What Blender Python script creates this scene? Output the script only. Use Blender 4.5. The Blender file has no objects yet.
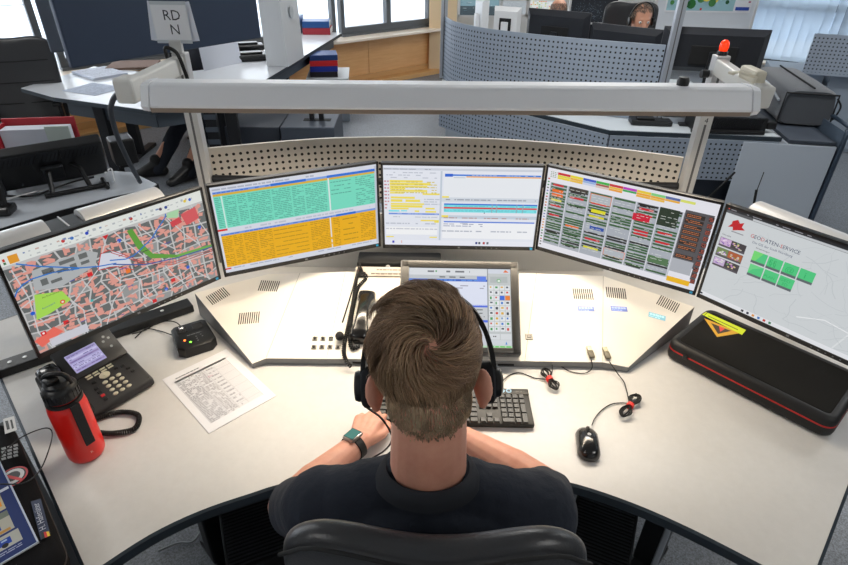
import bpy, bmesh, math, random
from mathutils import Vector, Matrix, noise
PI = math.pi; R = math.radians
SC = bpy.context.scene; COL = SC.collection
rnd = random.Random(7)

# ------------------------------------------------------------------ camera
CF, CP, CR, CH = 567.2, R(32.21), R(.85), 1.91
_F = Vector((0, math.cos(CP), -math.sin(CP))); _U0 = Vector((0, math.sin(CP), math.cos(CP))); _R0 = Vector((1, 0, 0))
_R = _R0 * math.cos(CR) + _U0 * math.sin(CR); _U = _U0 * math.cos(CR) - _R0 * math.sin(CR)
cam = bpy.data.objects.new('camera', bpy.data.cameras.new('camera')); COL.objects.link(cam)
cam.data.sensor_width = 36; cam.data.lens = CF / 848 * 36; cam.data.clip_start = .05; cam.data.clip_end = 200
cm = Matrix((( _R.x, _U.x, -_F.x), (_R.y, _U.y, -_F.y), (_R.z, _U.z, -_F.z))).to_4x4()
cm.translation = (0, 0, CH); cam.matrix_world = cm; SC.camera = cam

def ray(x, y): return _F + _R * ((x - 424) / CF) - _U * ((y - 282.5) / CF)
def at(x, y, z=0.0):                 # point of the horizontal plane z under a pixel
    d = ray(x, y); t = (z - CH) / d.z; return Vector((d.x * t, d.y * t, z))
def aty(x, y, Y):                    # point of the vertical plane y=Y under a pixel
    d = ray(x, y); t = Y / d.y; return Vector((d.x * t, Y, CH + d.z * t))

# ------------------------------------------------------------------ materials
def lin(c):
    if isinstance(c, (int, float)): c = (c, c, c)
    return tuple(((v / 255) / 12.92 if v / 255 <= .04045 else ((v / 255 + .055) / 1.055) ** 2.4) for v in c) + (1,)
_M = {}
def mat(name, col=(200, 200, 200), rough=.5, metal=0, bump=None, mottle=None, emit=None, coat=0, attr=None, spec=.5, trans=0, sheen=0):
    if name in _M: return _M[name]
    m = bpy.data.materials.new(name); m.use_nodes = True; nt = m.node_tree; N = nt.nodes; L = nt.links
    b = N['Principled BSDF']
    b.inputs['Base Color'].default_value = lin(col); b.inputs['Roughness'].default_value = rough
    b.inputs['Metallic'].default_value = metal; b.inputs['Coat Weight'].default_value = coat
    b.inputs['Specular IOR Level'].default_value = spec
    if trans: b.inputs['Transmission Weight'].default_value = trans
    if sheen: b.inputs['Sheen Weight'].default_value = sheen
    tc = N.new('ShaderNodeTexCoord')
    if attr:
        a = N.new('ShaderNodeAttribute'); a.attribute_name = attr; L.new(a.outputs['Color'], b.inputs['Base Color'])
        if emit: L.new(a.outputs['Color'], b.inputs['Emission Color']); b.inputs['Emission Strength'].default_value = emit
    elif emit:
        b.inputs['Emission Color'].default_value = lin(col); b.inputs['Emission Strength'].default_value = emit
    if mottle:
        c2, sc = mottle[0], mottle[1]
        n = N.new('ShaderNodeTexNoise'); n.inputs['Scale'].default_value = sc; n.inputs['Detail'].default_value = 6
        n.inputs['Roughness'].default_value = .7
        if len(mottle) > 3:
            mp = N.new('ShaderNodeMapping'); mp.inputs['Scale'].default_value = mottle[3]
            L.new(tc.outputs['Object'], mp.inputs['Vector']); L.new(mp.outputs['Vector'], n.inputs['Vector'])
        else: L.new(tc.outputs['Object'], n.inputs['Vector'])
        r = N.new('ShaderNodeValToRGB'); lo = mottle[2] if len(mottle) > 2 else .15
        r.color_ramp.elements[0].position = .5 - lo; r.color_ramp.elements[1].position = .5 + lo
        r.color_ramp.elements[0].color = lin(col); r.color_ramp.elements[1].color = lin(c2)
        L.new(n.outputs['Fac'], r.inputs['Fac']); L.new(r.outputs['Color'], b.inputs['Base Color'])
    if bump:
        n = N.new('ShaderNodeTexNoise'); n.inputs['Scale'].default_value = bump[0]; n.inputs['Detail'].default_value = 4
        L.new(tc.outputs['Object'], n.inputs['Vector'])
        k = N.new('ShaderNodeBump'); k.inputs['Strength'].default_value = bump[1]; k.inputs['Distance'].default_value = bump[2] if len(bump) > 2 else .002
        L.new(n.outputs['Fac'], k.inputs['Height']); L.new(k.outputs['Normal'], b.inputs['Normal'])
    _M[name] = m; return m

def perf_mat(name, col, pitch, rad, rough=.45, metal=.3, square=False):
    m = mat(name, col, rough, metal); nt = m.node_tree; N = nt.nodes; L = nt.links; b = N['Principled BSDF']
    uv = N.new('ShaderNodeUVMap'); sc = N.new('ShaderNodeVectorMath'); sc.operation = 'SCALE'; sc.inputs['Scale'].default_value = 1 / pitch
    L.new(uv.outputs['UV'], sc.inputs[0])
    fr = N.new('ShaderNodeVectorMath'); fr.operation = 'FRACTION'; L.new(sc.outputs[0], fr.inputs[0])
    sb = N.new('ShaderNodeVectorMath'); sb.operation = 'SUBTRACT'; sb.inputs[1].default_value = (.5, .5, 0); L.new(fr.outputs[0], sb.inputs[0])
    ln = N.new('ShaderNodeVectorMath')
    if square:
        ln.operation = 'ABSOLUTE'; L.new(sb.outputs[0], ln.inputs[0]); sp = N.new('ShaderNodeSeparateXYZ'); L.new(ln.outputs[0], sp.inputs[0])
        mx = N.new('ShaderNodeMath'); mx.operation = 'MAXIMUM'; L.new(sp.outputs[0], mx.inputs[0]); L.new(sp.outputs[1], mx.inputs[1]); src = mx.outputs[0]
    else:
        ln.operation = 'LENGTH'; L.new(sb.outputs[0], ln.inputs[0]); src = ln.outputs['Value']
    lt = N.new('ShaderNodeMath'); lt.operation = 'LESS_THAN'; lt.inputs[1].default_value = rad / pitch; L.new(src, lt.inputs[0])
    # margin without holes is carried by a vertex attribute-free trick: v below zero or above the limit has no holes
    mix = N.new('ShaderNodeMix'); mix.data_type = 'RGBA'; mix.inputs['A'].default_value = lin(col); mix.inputs['B'].default_value = lin((14, 15, 17))
    L.new(lt.outputs[0], mix.inputs['Factor']); L.new(mix.outputs['Result'], b.inputs['Base Color'])
    return m

# ------------------------------------------------------------------ mesh builder
def TR(x=0, y=0, z=0, rz=0, rx=0, ry=0, s=None):
    m = Matrix.Translation((x, y, z)) @ Matrix.Rotation(rz, 4, 'Z') @ Matrix.Rotation(ry, 4, 'Y') @ Matrix.Rotation(rx, 4, 'X')
    if s: m = m @ Matrix.Diagonal((s[0], s[1], s[2], 1))
    return m
class MB:
    def __init__(s, M=None): s.v = []; s.f = []; s.mi = []; s.c = []; s.uv = None; s.M = M or Matrix(); s.m = 0; s.col = None; s.hasc = False
    def add(s, vs, fs, M=None, m=None, col=None):
        T = s.M @ M if M is not None else s.M; k = len(s.v)
        s.v += [tuple(T @ Vector(p)) for p in vs]; s.f += [tuple(i + k for i in f) for f in fs]
        s.mi += [s.m if m is None else m] * len(fs); col = col if col is not None else s.col
        if col is not None: s.hasc = True
        s.c += [col] * len(fs); return s
    def box(s, x0, x1, y0, y1, z0, z1, **k):
        return s.add([(x0, y0, z0), (x1, y0, z0), (x1, y1, z0), (x0, y1, z0), (x0, y0, z1), (x1, y0, z1), (x1, y1, z1), (x0, y1, z1)],
                     [(0, 3, 2, 1), (4, 5, 6, 7), (0, 1, 5, 4), (1, 2, 6, 5), (2, 3, 7, 6), (3, 0, 4, 7)], **k)
    def rbox(s, x0, x1, y0, y1, z0, z1, b=.004, seg=2, **k):
        bm = bmesh.new(); bmesh.ops.create_cube(bm, size=1)
        for v in bm.verts: v.co = Vector(((x0 + x1) / 2 + v.co.x * (x1 - x0), (y0 + y1) / 2 + v.co.y * (y1 - y0), (z0 + z1) / 2 + v.co.z * (z1 - z0)))
        b = min(b, .49 * min(x1 - x0, y1 - y0, z1 - z0))
        bmesh.ops.bevel(bm, geom=list(bm.edges), offset=b, segments=seg, affect='EDGES', profile=.5)
        bm.verts.index_update(); s.add([v.co[:] for v in bm.verts], [[v.index for v in f.verts] for f in bm.faces], **k); bm.free(); return s
    def prism(s, poly, z0, z1, b=0, **k):
        bm = bmesh.new(); vs = [bm.verts.new((p[0], p[1], z0)) for p in poly]; f = bm.faces.new(vs)
        if f.normal.z > 0 or (f.normal_update() or f.normal.z > 0): bmesh.ops.reverse_faces(bm, faces=[f])
        r = bmesh.ops.extrude_face_region(bm, geom=[f])
        for v in [g for g in r['geom'] if isinstance(g, bmesh.types.BMVert)]: v.co.z = z1
        if b: 
            bmesh.ops.bevel(bm, geom=[e for e in bm.edges if abs(e.verts[0].co.z - e.verts[1].co.z) < 1e-6 and e.verts[0].co.z > (z0 + z1) / 2], offset=b, segments=2, affect='EDGES', profile=.5)
        bmesh.ops.recalc_face_normals(bm, faces=bm.faces); bm.verts.index_update()
        s.add([v.co[:] for v in bm.verts], [[v.index for v in f.verts] for f in bm.faces], **k); bm.free(); return s
    def tube(s, pts, r, n=8, cap=True, **k):
        pts = [Vector(p) for p in pts]; rs = r if isinstance(r, (list, tuple)) else [r] * len(pts)
        vs = []; fs = []; up = None
        for i, p in enumerate(pts):
            t = (pts[min(i + 1, len(pts) - 1)] - pts[max(i - 1, 0)]).normalized()
            if up is None: up = t.orthogonal().normalized()
            up = (up - t * up.dot(t)); up = up.normalized() if up.length > 1e-6 else t.orthogonal().normalized()
            w = t.cross(up)
            for j in range(n): a = 2 * PI * j / n; vs.append(p + (up * math.cos(a) + w * math.sin(a)) * rs[i])
        for i in range(len(pts) - 1):
            for j in range(n): a, b = i * n + j, i * n + (j + 1) % n; fs.append((a, b, b + n, a + n))
        if cap: fs.append(tuple(range(n))[::-1]); fs.append(tuple(range((len(pts) - 1) * n, len(pts) * n)))
        return s.add(vs, fs, **k)
    def lathe(s, prof, n=24, **k):
        vs = []; fs = []
        for r, z in prof:
            for j in range(n): a = 2 * PI * j / n; vs.append((r * math.cos(a), r * math.sin(a), z))
        for i in range(len(prof) - 1):
            for j in range(n): a, b = i * n + j, i * n + (j + 1) % n; fs.append((a, b, b + n, a + n))
        fs.append(tuple(range(n))[::-1]); fs.append(tuple(range((len(prof) - 1) * n, len(prof) * n)))
        return s.add(vs, fs, **k)
    def ell(s, c, r, M=None, n=16, **k):
        vs = [(0, 0, -1)]; fs = []; h = n // 2
        for i in range(1, h):
            a = -PI / 2 + PI * i / h
            for j in range(n): b = 2 * PI * j / n; vs.append((math.cos(a) * math.cos(b), math.cos(a) * math.sin(b), math.sin(a)))
        vs.append((0, 0, 1)); top = len(vs) - 1
        for j in range(n): fs.append((0, 1 + (j + 1) % n, 1 + j)); q = 1 + (h - 2) * n; fs.append((top, q + j, q + (j + 1) % n))
        for i in range(h - 2):
            for j in range(n): a, b = 1 + i * n + j, 1 + i * n + (j + 1) % n; fs.append((a, b, b + n, a + n))
        T = Matrix.Translation(c) @ (M or Matrix()) @ Matrix.Diagonal((r[0], r[1], r[2], 1))
        return s.add(vs, fs, M=T, **k)
    def cap(s, a, b, ra, rb, sq=None, n=14):          # tapered capsule, optional squash (axis vector, factor)
        a = Vector(a); b = Vector(b); d = b - a; L = d.length; t = d.normalized(); q = t.to_track_quat('Z', 'Y').to_matrix().to_4x4()
        pr = []
        for i in range(0, 6): w = PI / 2 * i / 5; pr.append((max(ra * math.sin(w), 1e-4), -ra * math.cos(w)))
        for i in range(0, 6): w = PI / 2 * i / 5; pr.append((max(rb * math.cos(w), 1e-4), L + rb * math.sin(w)))
        M = Matrix.Translation(a) @ q
        if sq:
            ax, k = Vector(sq[0]).normalized(), sq[1]; S = Matrix.Scale(k, 4, ax); c = (a + b) / 2
            M = Matrix.Translation(c) @ S @ Matrix.Translation(-c) @ M
        return s.lathe(pr, n, M=M)
    def mesh(s, name, inv=None):
        me = bpy.data.meshes.new(name); vs = s.v
        if inv is not None: vs = [tuple(inv @ Vector(p)) for p in vs]
        me.from_pydata(vs, [], s.f); me.polygons.foreach_set('material_index', s.mi)
        if s.hasc:
            ca = me.color_attributes.new('Col', 'FLOAT_COLOR', 'CORNER'); data = []
            cache = {}
            for f, c in zip(s.f, s.c):
                c = c if c is not None else (128, 128, 128)
                l = cache.get(c)
                if l is None: l = cache[c] = lin(c)
                data += list(l) * len(f)
            ca.data.foreach_set('color', data)
        me.update(); return me
    def build(s, name, mats, parent=None, smooth=None, world=False, label=None):
        inv = None
        if world and parent is not None: inv = root_mat(parent).inverted()
        me = s.mesh(name, inv); o = bpy.data.objects.new(name, me); COL.objects.link(o)
        for m in (mats if isinstance(mats, (list, tuple)) else [mats]): me.materials.append(m)
        if parent is not None: o.parent = parent
        if smooth is not None: shade(me, smooth)
        if label: o['label'] = label
        return o
def shade(me, ang=35):
    me.polygons.foreach_set('use_smooth', [True] * len(me.polygons))
    if ang < 179:
        bm = bmesh.new(); bm.from_mesh(me); c = R(ang)
        for e in bm.edges:
            e.smooth = not (len(e.link_faces) != 2 or e.calc_face_angle(0) > c)
        bm.to_mesh(me); bm.free()
def root_mat(o):
    M = o.matrix_basis.copy()
    while o.parent: o = o.parent; M = o.matrix_basis @ M
    return M
def tag(o, label=None, cat=None, group=None, kind=None):
    if label: o['label'] = label
    if cat: o['category'] = cat
    if group: o['group'] = group
    if kind: o['kind'] = kind
    return o
def thing(name, label, cat, loc=(0, 0, 0), rz=0, group=None):
    o = bpy.data.objects.new(name, None); o.empty_display_size = .05; COL.objects.link(o)
    o.location = loc; o.rotation_euler = (0, 0, rz); o.matrix_basis = TR(*loc, rz=rz)
    return tag(o, label, cat, group)
def single(mb, name, mats, label, cat, loc=None, smooth=None, group=None, kind=None):   # one mesh thing; mb in world coordinates, origin moved to loc
    if loc is None:
        n = len(mb.v); xs, ys, zs = zip(*mb.v); loc = ((min(xs) + max(xs)) / 2, (min(ys) + max(ys)) / 2, min(zs))
    inv = Matrix.Translation(-Vector(loc)); me = mb.mesh(name, inv); o = bpy.data.objects.new(name, me); COL.objects.link(o); o.location = loc
    for m in (mats if isinstance(mats, (list, tuple)) else [mats]): me.materials.append(m)
    if smooth is not None: shade(me, smooth)
    return tag(o, label, cat, group, kind)
def copy_tree(o, parent=None, M=None):
    c = o.copy(); COL.objects.link(c)
    if parent is not None: c.parent = parent
    for ch in o.children: copy_tree(ch, c)
    return c
def structure(o): o['kind'] = 'structure'; return o

def bez(P, n=16):                                    # Catmull-Rom through the points
    P = [Vector(p) for p in P]; Q = [P[0] * 2 - P[1]] + P + [P[-1] * 2 - P[-2]]; out = []
    for i in range(1, len(Q) - 2):
        a, b, c, d = Q[i - 1:i + 3]
        for k in range(n):
            t = k / n; out.append(.5 * ((2 * b) + (c - a) * t + (2 * a - 5 * b + 4 * c - d) * t * t + (3 * b - a - 3 * c + d) * t ** 3))
    out.append(P[-1]); return out

_txt = {}
def text_poly(s):                                    # filled text outline as 2D triangles, height 1 for capitals
    if s not in _txt:
        cu = bpy.data.curves.new('t', 'FONT'); cu.body = s; cu.size = 1.0; cu.resolution_u = 2
        o = bpy.data.objects.new('t', cu); COL.objects.link(o); dg = bpy.context.evaluated_depsgraph_get()
        me = bpy.data.meshes.new_from_object(o.evaluated_get(dg)); 
        vs = [(v.co.x / .69, v.co.y / .69) for v in me.vertices]; fs = [tuple(p.vertices) for p in me.polygons]
        x0 = min([v[0] for v in vs] or [0]); vs = [(x - x0, y) for x, y in vs]; w = max([v[0] for v in vs] or [1])
        bpy.data.objects.remove(o); bpy.data.curves.remove(cu); bpy.data.meshes.remove(me); _txt[s] = (vs, fs, w)
    return _txt[s]

class Canvas:                                        # flat picture of coloured shapes: u to the right, v down, both 0..1
    def __init__(s, w, h, M, dl=.00008): s.w, s.h, s.M, s.dl = w, h, M, dl; s.mb = MB(); s.L = 0
    def P(s, u, v): return ((u - .5) * s.w, -s.L * s.dl, (1 - v) * s.h)
    def up(s): s.L += 1; return s
    def poly(s, pts, c): s.mb.add([s.P(u, v) for u, v in pts], [tuple(range(len(pts)))[::-1]], M=s.M, col=c)
    def rect(s, u0, v0, u1, v1, c): s.poly([(u0, v0), (u1, v0), (u1, v1), (u0, v1)], c)
    def line(s, pts, wd, c):                         # wd in metres
        for (a, b), (d, e) in zip(pts, pts[1:]):
            x, y = (d - a) * s.w, (e - b) * s.h; l = math.hypot(x, y) or 1; nx, ny = -y / l * wd / 2 / s.w, x / l * wd / 2 / s.h
            s.poly([(a + nx, b + ny), (d + nx, e + ny), (d - nx, e - ny), (a - nx, b - ny)], c)
    def text(s, t, u, v, hh, c, rot=0, sx=1):        # (u, v) of the baseline start, cap height in metres
        vs, fs, w = text_poly(t); x0, y0 = (u - .5) * s.w, (1 - v) * s.h; ca, sa = math.cos(rot), math.sin(rot)
        s.mb.add([(x0 + (x * sx * ca - y * sa) * hh, -s.L * s.dl, y0 + (x * sx * sa + y * ca) * hh) for x, y in vs], fs, M=s.M, col=c)
    def disc(s, u, v, r, c, n=14): s.poly([(u + r / s.w * math.cos(2 * PI * i / n), v + r / s.h * math.sin(2 * PI * i / n)) for i in range(n)], c)
    def dashes(s, u0, v0, u1, v1, rows, c, fill=.8, h=.5, seed=1, lmin=.01, lmax=.05, gap=.006):   # rows of word-like bars
        r = random.Random(seed); dv = (v1 - v0) / rows
        for i in range(rows):
            u = u0; vv = v0 + dv * (i + .5 - h / 2)
            while u < u1:
                l = r.uniform(lmin, lmax)
                if r.random() < fill: s.rect(u, vv, min(u + l, u1), vv + dv * h, c)
                u += l + gap
# ------------------------------------------------------------------ shared materials
m_desk = mat('desk_laminate', (208, 207, 205), .42, mottle=((200, 199, 197), 40, .3), bump=(500, .08, .0006))
m_edge = mat('dark_edge', (38, 50, 60), .5)
m_dark = mat('dark_metal', (34, 36, 40), .45, .3)
m_black = mat('black_plastic', (20, 21, 23), .38)
m_black_matt = mat('matt_black', (16, 17, 19), .75)
m_console = mat('console_lacquer', (222, 217, 208), .38)
m_console_side = mat('console_side', (128, 130, 132), .45, .3)
m_alu = mat('brushed_aluminium', (214, 214, 214), .36, .35)
m_aluw = mat('light_grey_paint', (205, 206, 206), .4, .1)
m_bezel = mat('monitor_bezel', (28, 29, 31), .32)
m_paper = mat('paper', attr='Col', rough=.8)
m_print = mat('printed_plastic', attr='Col', rough=.45)
m_red = mat('bottle_red', (226, 30, 22), .33, coat=.2)
m_rubber = mat('black_rubber', (18, 18, 19), .6)
m_fabric_black = mat('black_ballistic_fabric', (20, 20, 23), .9, bump=(900, .5, .001), spec=.15)
m_led_o = mat('led_orange', (255, 110, 40), emit=4)
m_led_g = mat('led_green', (120, 255, 60), emit=3)
m_blue_sticker = mat('cyan_sticker', (40, 160, 215), .4)
m_greysteel = mat('grey_steel_paint', (128, 140, 152), .5, .2)
m_white = mat('white_plastic', (226, 228, 230), .35)
def screen_mat():
    m = bpy.data.materials.new('lit_screen'); m.use_nodes = True; nt = m.node_tree; b = nt.nodes['Principled BSDF']
    a = nt.nodes.new('ShaderNodeAttribute'); a.attribute_name = 'Col'
    b.inputs['Base Color'].default_value = (.01, .01, .01, 1); b.inputs['Roughness'].default_value = .35; b.inputs['Specular IOR Level'].default_value = .25
    nt.links.new(a.outputs['Color'], b.inputs['Emission Color']); b.inputs['Emission Strength'].default_value = SCREEN_E
    return m
SCREEN_E = .88
m_screen = screen_mat()
ZD = .74

# ------------------------------------------------------------------ the main desk
front = bez([(-.70, .68), (-.611, .772), (-.519, .836), (-.414, .886), (-.324, .922), (-.16, .955), (0, .966), (.17, .962), (.349, .938), (.484, .888), (.604, .822), (.72, .742), (.8155, .67)], 4)
desk_poly = [(p[0], p[1]) for p in [(q.x, q.y) for q in [Vector((a[0], a[1], 0)) if not isinstance(a, Vector) else a for a in front]]]
desk_poly += [(1.62, 1.53), (1.14, 2.0), (-1.0, 2.0), (-1.50, 1.53)]
desk = thing('control_desk', 'large light grey control room desk with dark edge and curved front', 'desk', (0, 1.3, 0))
mb = MB(); mb.prism(desk_poly, ZD - .028, ZD, m=0)
# dark edge band as its own part
o = mb.build('desktop', m_desk, desk, world=True)
eb = MB(); loop = desk_poly
def offset_poly(P, d):
    n = len(P); out = []; area = sum(P[i][0] * P[(i + 1) % n][1] - P[(i + 1) % n][0] * P[i][1] for i in range(n)); sg = 1 if area > 0 else -1
    for i in range(n):
        a, b, c = Vector(P[i - 1]).to_2d(), Vector(P[i]).to_2d(), Vector(P[(i + 1) % n]).to_2d()
        e1 = (b - a).normalized(); e2 = (c - b).normalized(); n1 = Vector((e1.y, -e1.x)) * sg; n2 = Vector((e2.y, -e2.x)) * sg
        m = (n1 + n2); m = m / max(m.dot(n1), .3); out.append((b.x + m.x * d, b.y + m.y * d))
    return out
op = offset_poly(loop, .007); n = len(loop)
vs = [(p[0], p[1], ZD - .029) for p in loop] + [(p[0], p[1], ZD + .0008) for p in loop] + [(p[0], p[1], ZD - .029) for p in op] + [(p[0], p[1], ZD - .003) for p in op]
fs = []
for i in range(n):
    j = (i + 1) % n; fs += [(n + i, n + j, 3 * n + j, 3 * n + i), (2 * n + i, 3 * n + i, 3 * n + j, 2 * n + j), (i, 2 * n + i, 2 * n + j, j)]
eb.add(vs, fs); eb.build('edge_band', m_edge, desk, world=True)
for x, y, rz in ((-.70, 1.18, .8), (.80, 1.18, -.8)):
    l = MB(TR(x, y, 0, rz)); l.rbox(-.04, .04, -.03, .03, .03, ZD - .03, .006); l.rbox(-.035, .035, -.10, .10, .0, .04, .01); l.rbox(-.03, .03, -.25, .25, ZD - .07, ZD - .029, .004)
    l.build('leg', m_dark, desk, world=True)
for x, y, rz in ((-.55, 1.9, 0), (.6, 1.9, 0)):
    l = MB(TR(x, y, 0, rz)); l.rbox(-.04, .04, -.03, .03, .0, ZD - .03, .006); l.build('leg', m_dark, desk, world=True)
mb = MB(); mb.box(-.85, .95, 1.93, 1.95, .1, ZD - .03); mb.build('modesty_panel', m_dark, desk, world=True)

# cable rail sunk along the rear of the left wing
a, b = at(-6, 376, ZD), at(192, 308, ZD); d = (b - a).normalized(); L_ = (b - a).length
rail = thing('socket_rail', 'black cable rail with screws along the desk behind the desk telephone', 'cable rail', (a.x, a.y, ZD + .001), math.atan2(d.y, d.x))
mb = MB(); mb.rbox(0, L_, -.03, .03, 0, .028, .004); mb.build('rail', m_black, rail)
for i, x in enumerate((.05, .09, .13, .5)):
    s_ = MB(TR(x, 0, .028)); s_.lathe([(.006, 0), (.006, .0015), (.004, .002)], 12); s_.build('screw', m_alu, rail)
mb = MB(); mb.box(.01, .17, -.012, .012, .0281, .0284)
# slim black strip at the front side of the rail
# ------------------------------------------------------------------ the wedge shaped console
sl = .277
def cz(y): return .765 + sl * (y - 1.367)
cons = thing('console_box', 'raised cream console wedge under the monitors with vents and push buttons', 'console', (.07, 1.5, ZD))
FP = [(-.526, 1.343), (-.488, 1.363), (-.134, 1.367), (.318, 1.367), (.560, 1.367), (.636, 1.350)]
RP = [(.918, 1.590), (.636, 1.722), (.4, 1.730), (-.262, 1.725), (-.550, 1.708), (-.785, 1.618)]
poly = FP + RP; n = len(poly)
def cpt(p, z=None): return (p[0], p[1], cz(p[1]) if z is None else z)
mb = MB(); vs = [cpt(p) for p in poly] + [cpt(p, ZD + .001) for p in poly]
mb.add(vs, [tuple(range(n))], m=0); mb.add(vs, [(i, i + n, (i + 1) % n + n, (i + 1) % n) for i in range(n)] + [tuple(range(n, 2 * n))[::-1]], m=1)
mb.build('housing', [m_console, m_console_side], cons, world=True)
CM = lambda x, y, rz=0: TR(x, y, cz(y)) @ Matrix.Rotation(math.atan(sl), 4, 'X') @ Matrix.Rotation(rz, 4, 'Z')
def con_at(px, py):                                  # point of the sloping console top under a pixel
    d_ = ray(px, py); nrm = Vector((0, -sl, 1)); p0 = Vector((0, 1.367, .765)); t = (p0 - Vector((0, 0, CH))).dot(nrm) / d_.dot(nrm); return Vector((0, 0, CH)) + d_ * t
for (x0, y0), (x1, y1) in ((((-.488, 1.363)), (-.44, 1.715)), ((-.30, 1.366), (-.28, 1.72)), ((.318, 1.367), (.40, 1.73)), ((.56, 1.367), (.636, 1.72))):
    sm = MB(); sm.tube([(x0, y0 + .002, cz(y0) + .0002), (x1, y1, cz(y1) + .0002)], .0009, 5); sm.build('panel_joint', mat('joint', (150, 145, 138), .6), cons, world=True)
for px_, py_, rz in ((218, 296, .75), (269, 286, -.06), (249, 318, .12), (583, 294, -.05), (616, 293, -.12), (668, 304, -.62)):
    p = con_at(px_, py_); v = MB(CM(p.x, p.y, rz))
    for k in range(10): x = -.0315 + k * .007; v.box(x - .0015, x + .0015, -.024, .024, -.001, .0009)
    v.build('vent', m_black_matt, cons, world=True)
m_btn = mat('button_metal', (120, 118, 112), .4, .5)
for i, (px_, py_) in enumerate(((315, 339), (323, 339), (331, 339), (314, 347.5), (322, 347.5), (330, 347.5), (338, 347.5))):
    p = con_at(px_, py_); q = MB(CM(p.x, p.y)); q.m = 0
    if i == 2: q.rbox(-.007, .007, -.008, .008, 0, .003, .001, m=1)
    else: q.rbox(-.008, .008, -.008, .008, 0, .003, .001, m=0); q.lathe([(.0045, .003), (.0045, .008), (.003, .010)], 12, m=1)
    q.build('push_button', [m_btn, m_black], cons, world=True, smooth=35)
p = con_at(529, 337); q = MB(CM(p.x, p.y)); q.rbox(-.012, .012, -.011, .011, 0, .0025, .001, m=0); q.box(-.007, .007, -.006, .006, .0025, .003, m=1); q.box(-.005, .005, -.002, .003, .003, .0036, m=0)
q.build('usb_socket', [m_btn, m_black], cons, world=True)
for px_, py_, c, rz in ((586, 309, (120, 140, 205), 0), (619, 309, (110, 130, 200), -.05), (657, 316.5, (130, 190, 215), -.35)):
    p = con_at(px_, py_); cv = Canvas(.055, .022, CM(p.x, p.y, rz) @ TR(0, -.011, .0006, rx=-PI / 2))
    cv.rect(0, 0, 1, 1, c); cv.up(); lt = tuple(min(255, v + 60) for v in c); cv.dashes(.06, .1, .94, .55, 1, lt, 1, .8, 3, .1, .25, .03); cv.dashes(.06, .62, .7, .9, 1, lt, 1, .6, 4, .05, .15, .03)
    cv.mb.build('inventory_sticker', m_print, cons, world=True, label='pale blue sticker below a vent')
p = MB(); p.box(-.22, -.17, 1.3652, 1.3668, ZD + .006, ZD + .013); p.build('slot', m_black_matt, cons, world=True)
p = MB(); p.box(.235, .285, 1.3652, 1.3668, ZD + .006, ZD + .013); p.build('slot', m_black_matt, cons, world=True)

# black box with a card behind the console, under the middle monitor
bx = thing('equipment_box', 'black metal box behind the console below the middle monitor', 'box', (-.09, 1.785, ZD + .001))
mb = MB(TR(-.09, 1.785, ZD + .001)); mb.rbox(-.150, .150, -.04, .04, 0, .150, .004); mb.build('housing', m_black_matt, bx, world=True)
s_ = MB(TR(-.13, 1.7448, ZD + .135, rx=PI / 2)); s_.lathe([(.008, 0), (.008, .003), (.005, .004)], 12); s_.build('screw', m_alu, bx, world=True)
cv = Canvas(.185, .034, TR(-.150, 1.700, .8645, rx=-.95)); cv.mb.box(-.0925, .0925, .0002, .0012, 0, .034, M=cv.M, col=(196, 188, 178))
cv.rect(.04, .1, .13, .9, (196, 70, 60)); cv.up(); cv.rect(.06, .2, .08, .8, (235, 225, 215)); cv.rect(.095, .2, .115, .5, (235, 225, 215)); cv.dashes(.4, .15, .9, .5, 1, (120, 112, 105), 1, .4, 3, .03, .1, .01); cv.dashes(.3, .6, .95, .95, 1, (110, 102, 95), 1, .5, 5, .03, .1, .01)
single(cv.mb, 'name_card', m_paper, 'narrow white card with red mark leaning at the console rear', 'card')
mb = MB(); mb.box(-.62, .72, 1.96, 1.975, ZD + .002, .98); 
wp = single(mb, 'rear_shield', m_aluw, 'light grey panel standing between console rear and perforated screen', 'panel')

# ------------------------------------------------------------------ monitors
BASEZ = 1.09 - .1587
def make_monitor(i, x, y, yaw, label, draw, back=.3):
    r_ = thing('flat_monitor', label, 'monitor', (x, y, ZD + .002), yaw, 'row of five wide monitors above the console')
    h0 = BASEZ - (ZD + .002); W, H = .5416, .3173
    mb = MB(); mb.rbox(-W / 2, W / 2, 0.002, .022, h0, h0 + H, .003); mb.rbox(-.17, .17, .02, .048, h0 + .05, h0 + .25, .012); mb.build('casing', m_bezel, r_)
    fr = MB(); b0, b1 = .0075, .0135
    fr.box(-W / 2, W / 2, -.001, .003, h0 + H - b0, h0 + H); fr.box(-W / 2, W / 2, -.001, .003, h0, h0 + b1)
    fr.box(-W / 2, -W / 2 + b0, -.001, .003, h0, h0 + H); fr.box(W / 2 - b0, W / 2, -.001, .003, h0, h0 + H)
    f = fr.build('bezel', m_bezel, r_)
    c = Canvas(W - 2 * b0, H - b0 - b1, TR(0, .0012, h0 + b1), .00006); draw(c); c.mb.build('screen', m_screen, r_)
    q = MB(); q.box(W / 2 - .018, W / 2 - .009, -.0014, -.001, h0 + .003, h0 + .011); q.build('energy_sticker', m_blue_sticker, r_, label='small cyan sticker on the frame corner')
    for k in range(5): q = MB(); q.box(.06 + k * .018, .064 + k * .018, -.0013, -.001, h0 + .005, h0 + .008); q.build('button', mat('bezel_mark', (120, 122, 126), .4), r_)
    q = MB(); q.box(-.004, .004, -.0013, -.001, h0 + .004, h0 + .010); q.build('logo', mat('bezel_mark'), r_)
    st = MB(); st.rbox(-.04, .04, .046, .056, h0 + .12, h0 + .20, .003); st.rbox(-.018, .018, .05, back, h0 + .142, h0 + .178, .004); st.build('mount_arm', m_dark, r_)
    return r_

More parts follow.
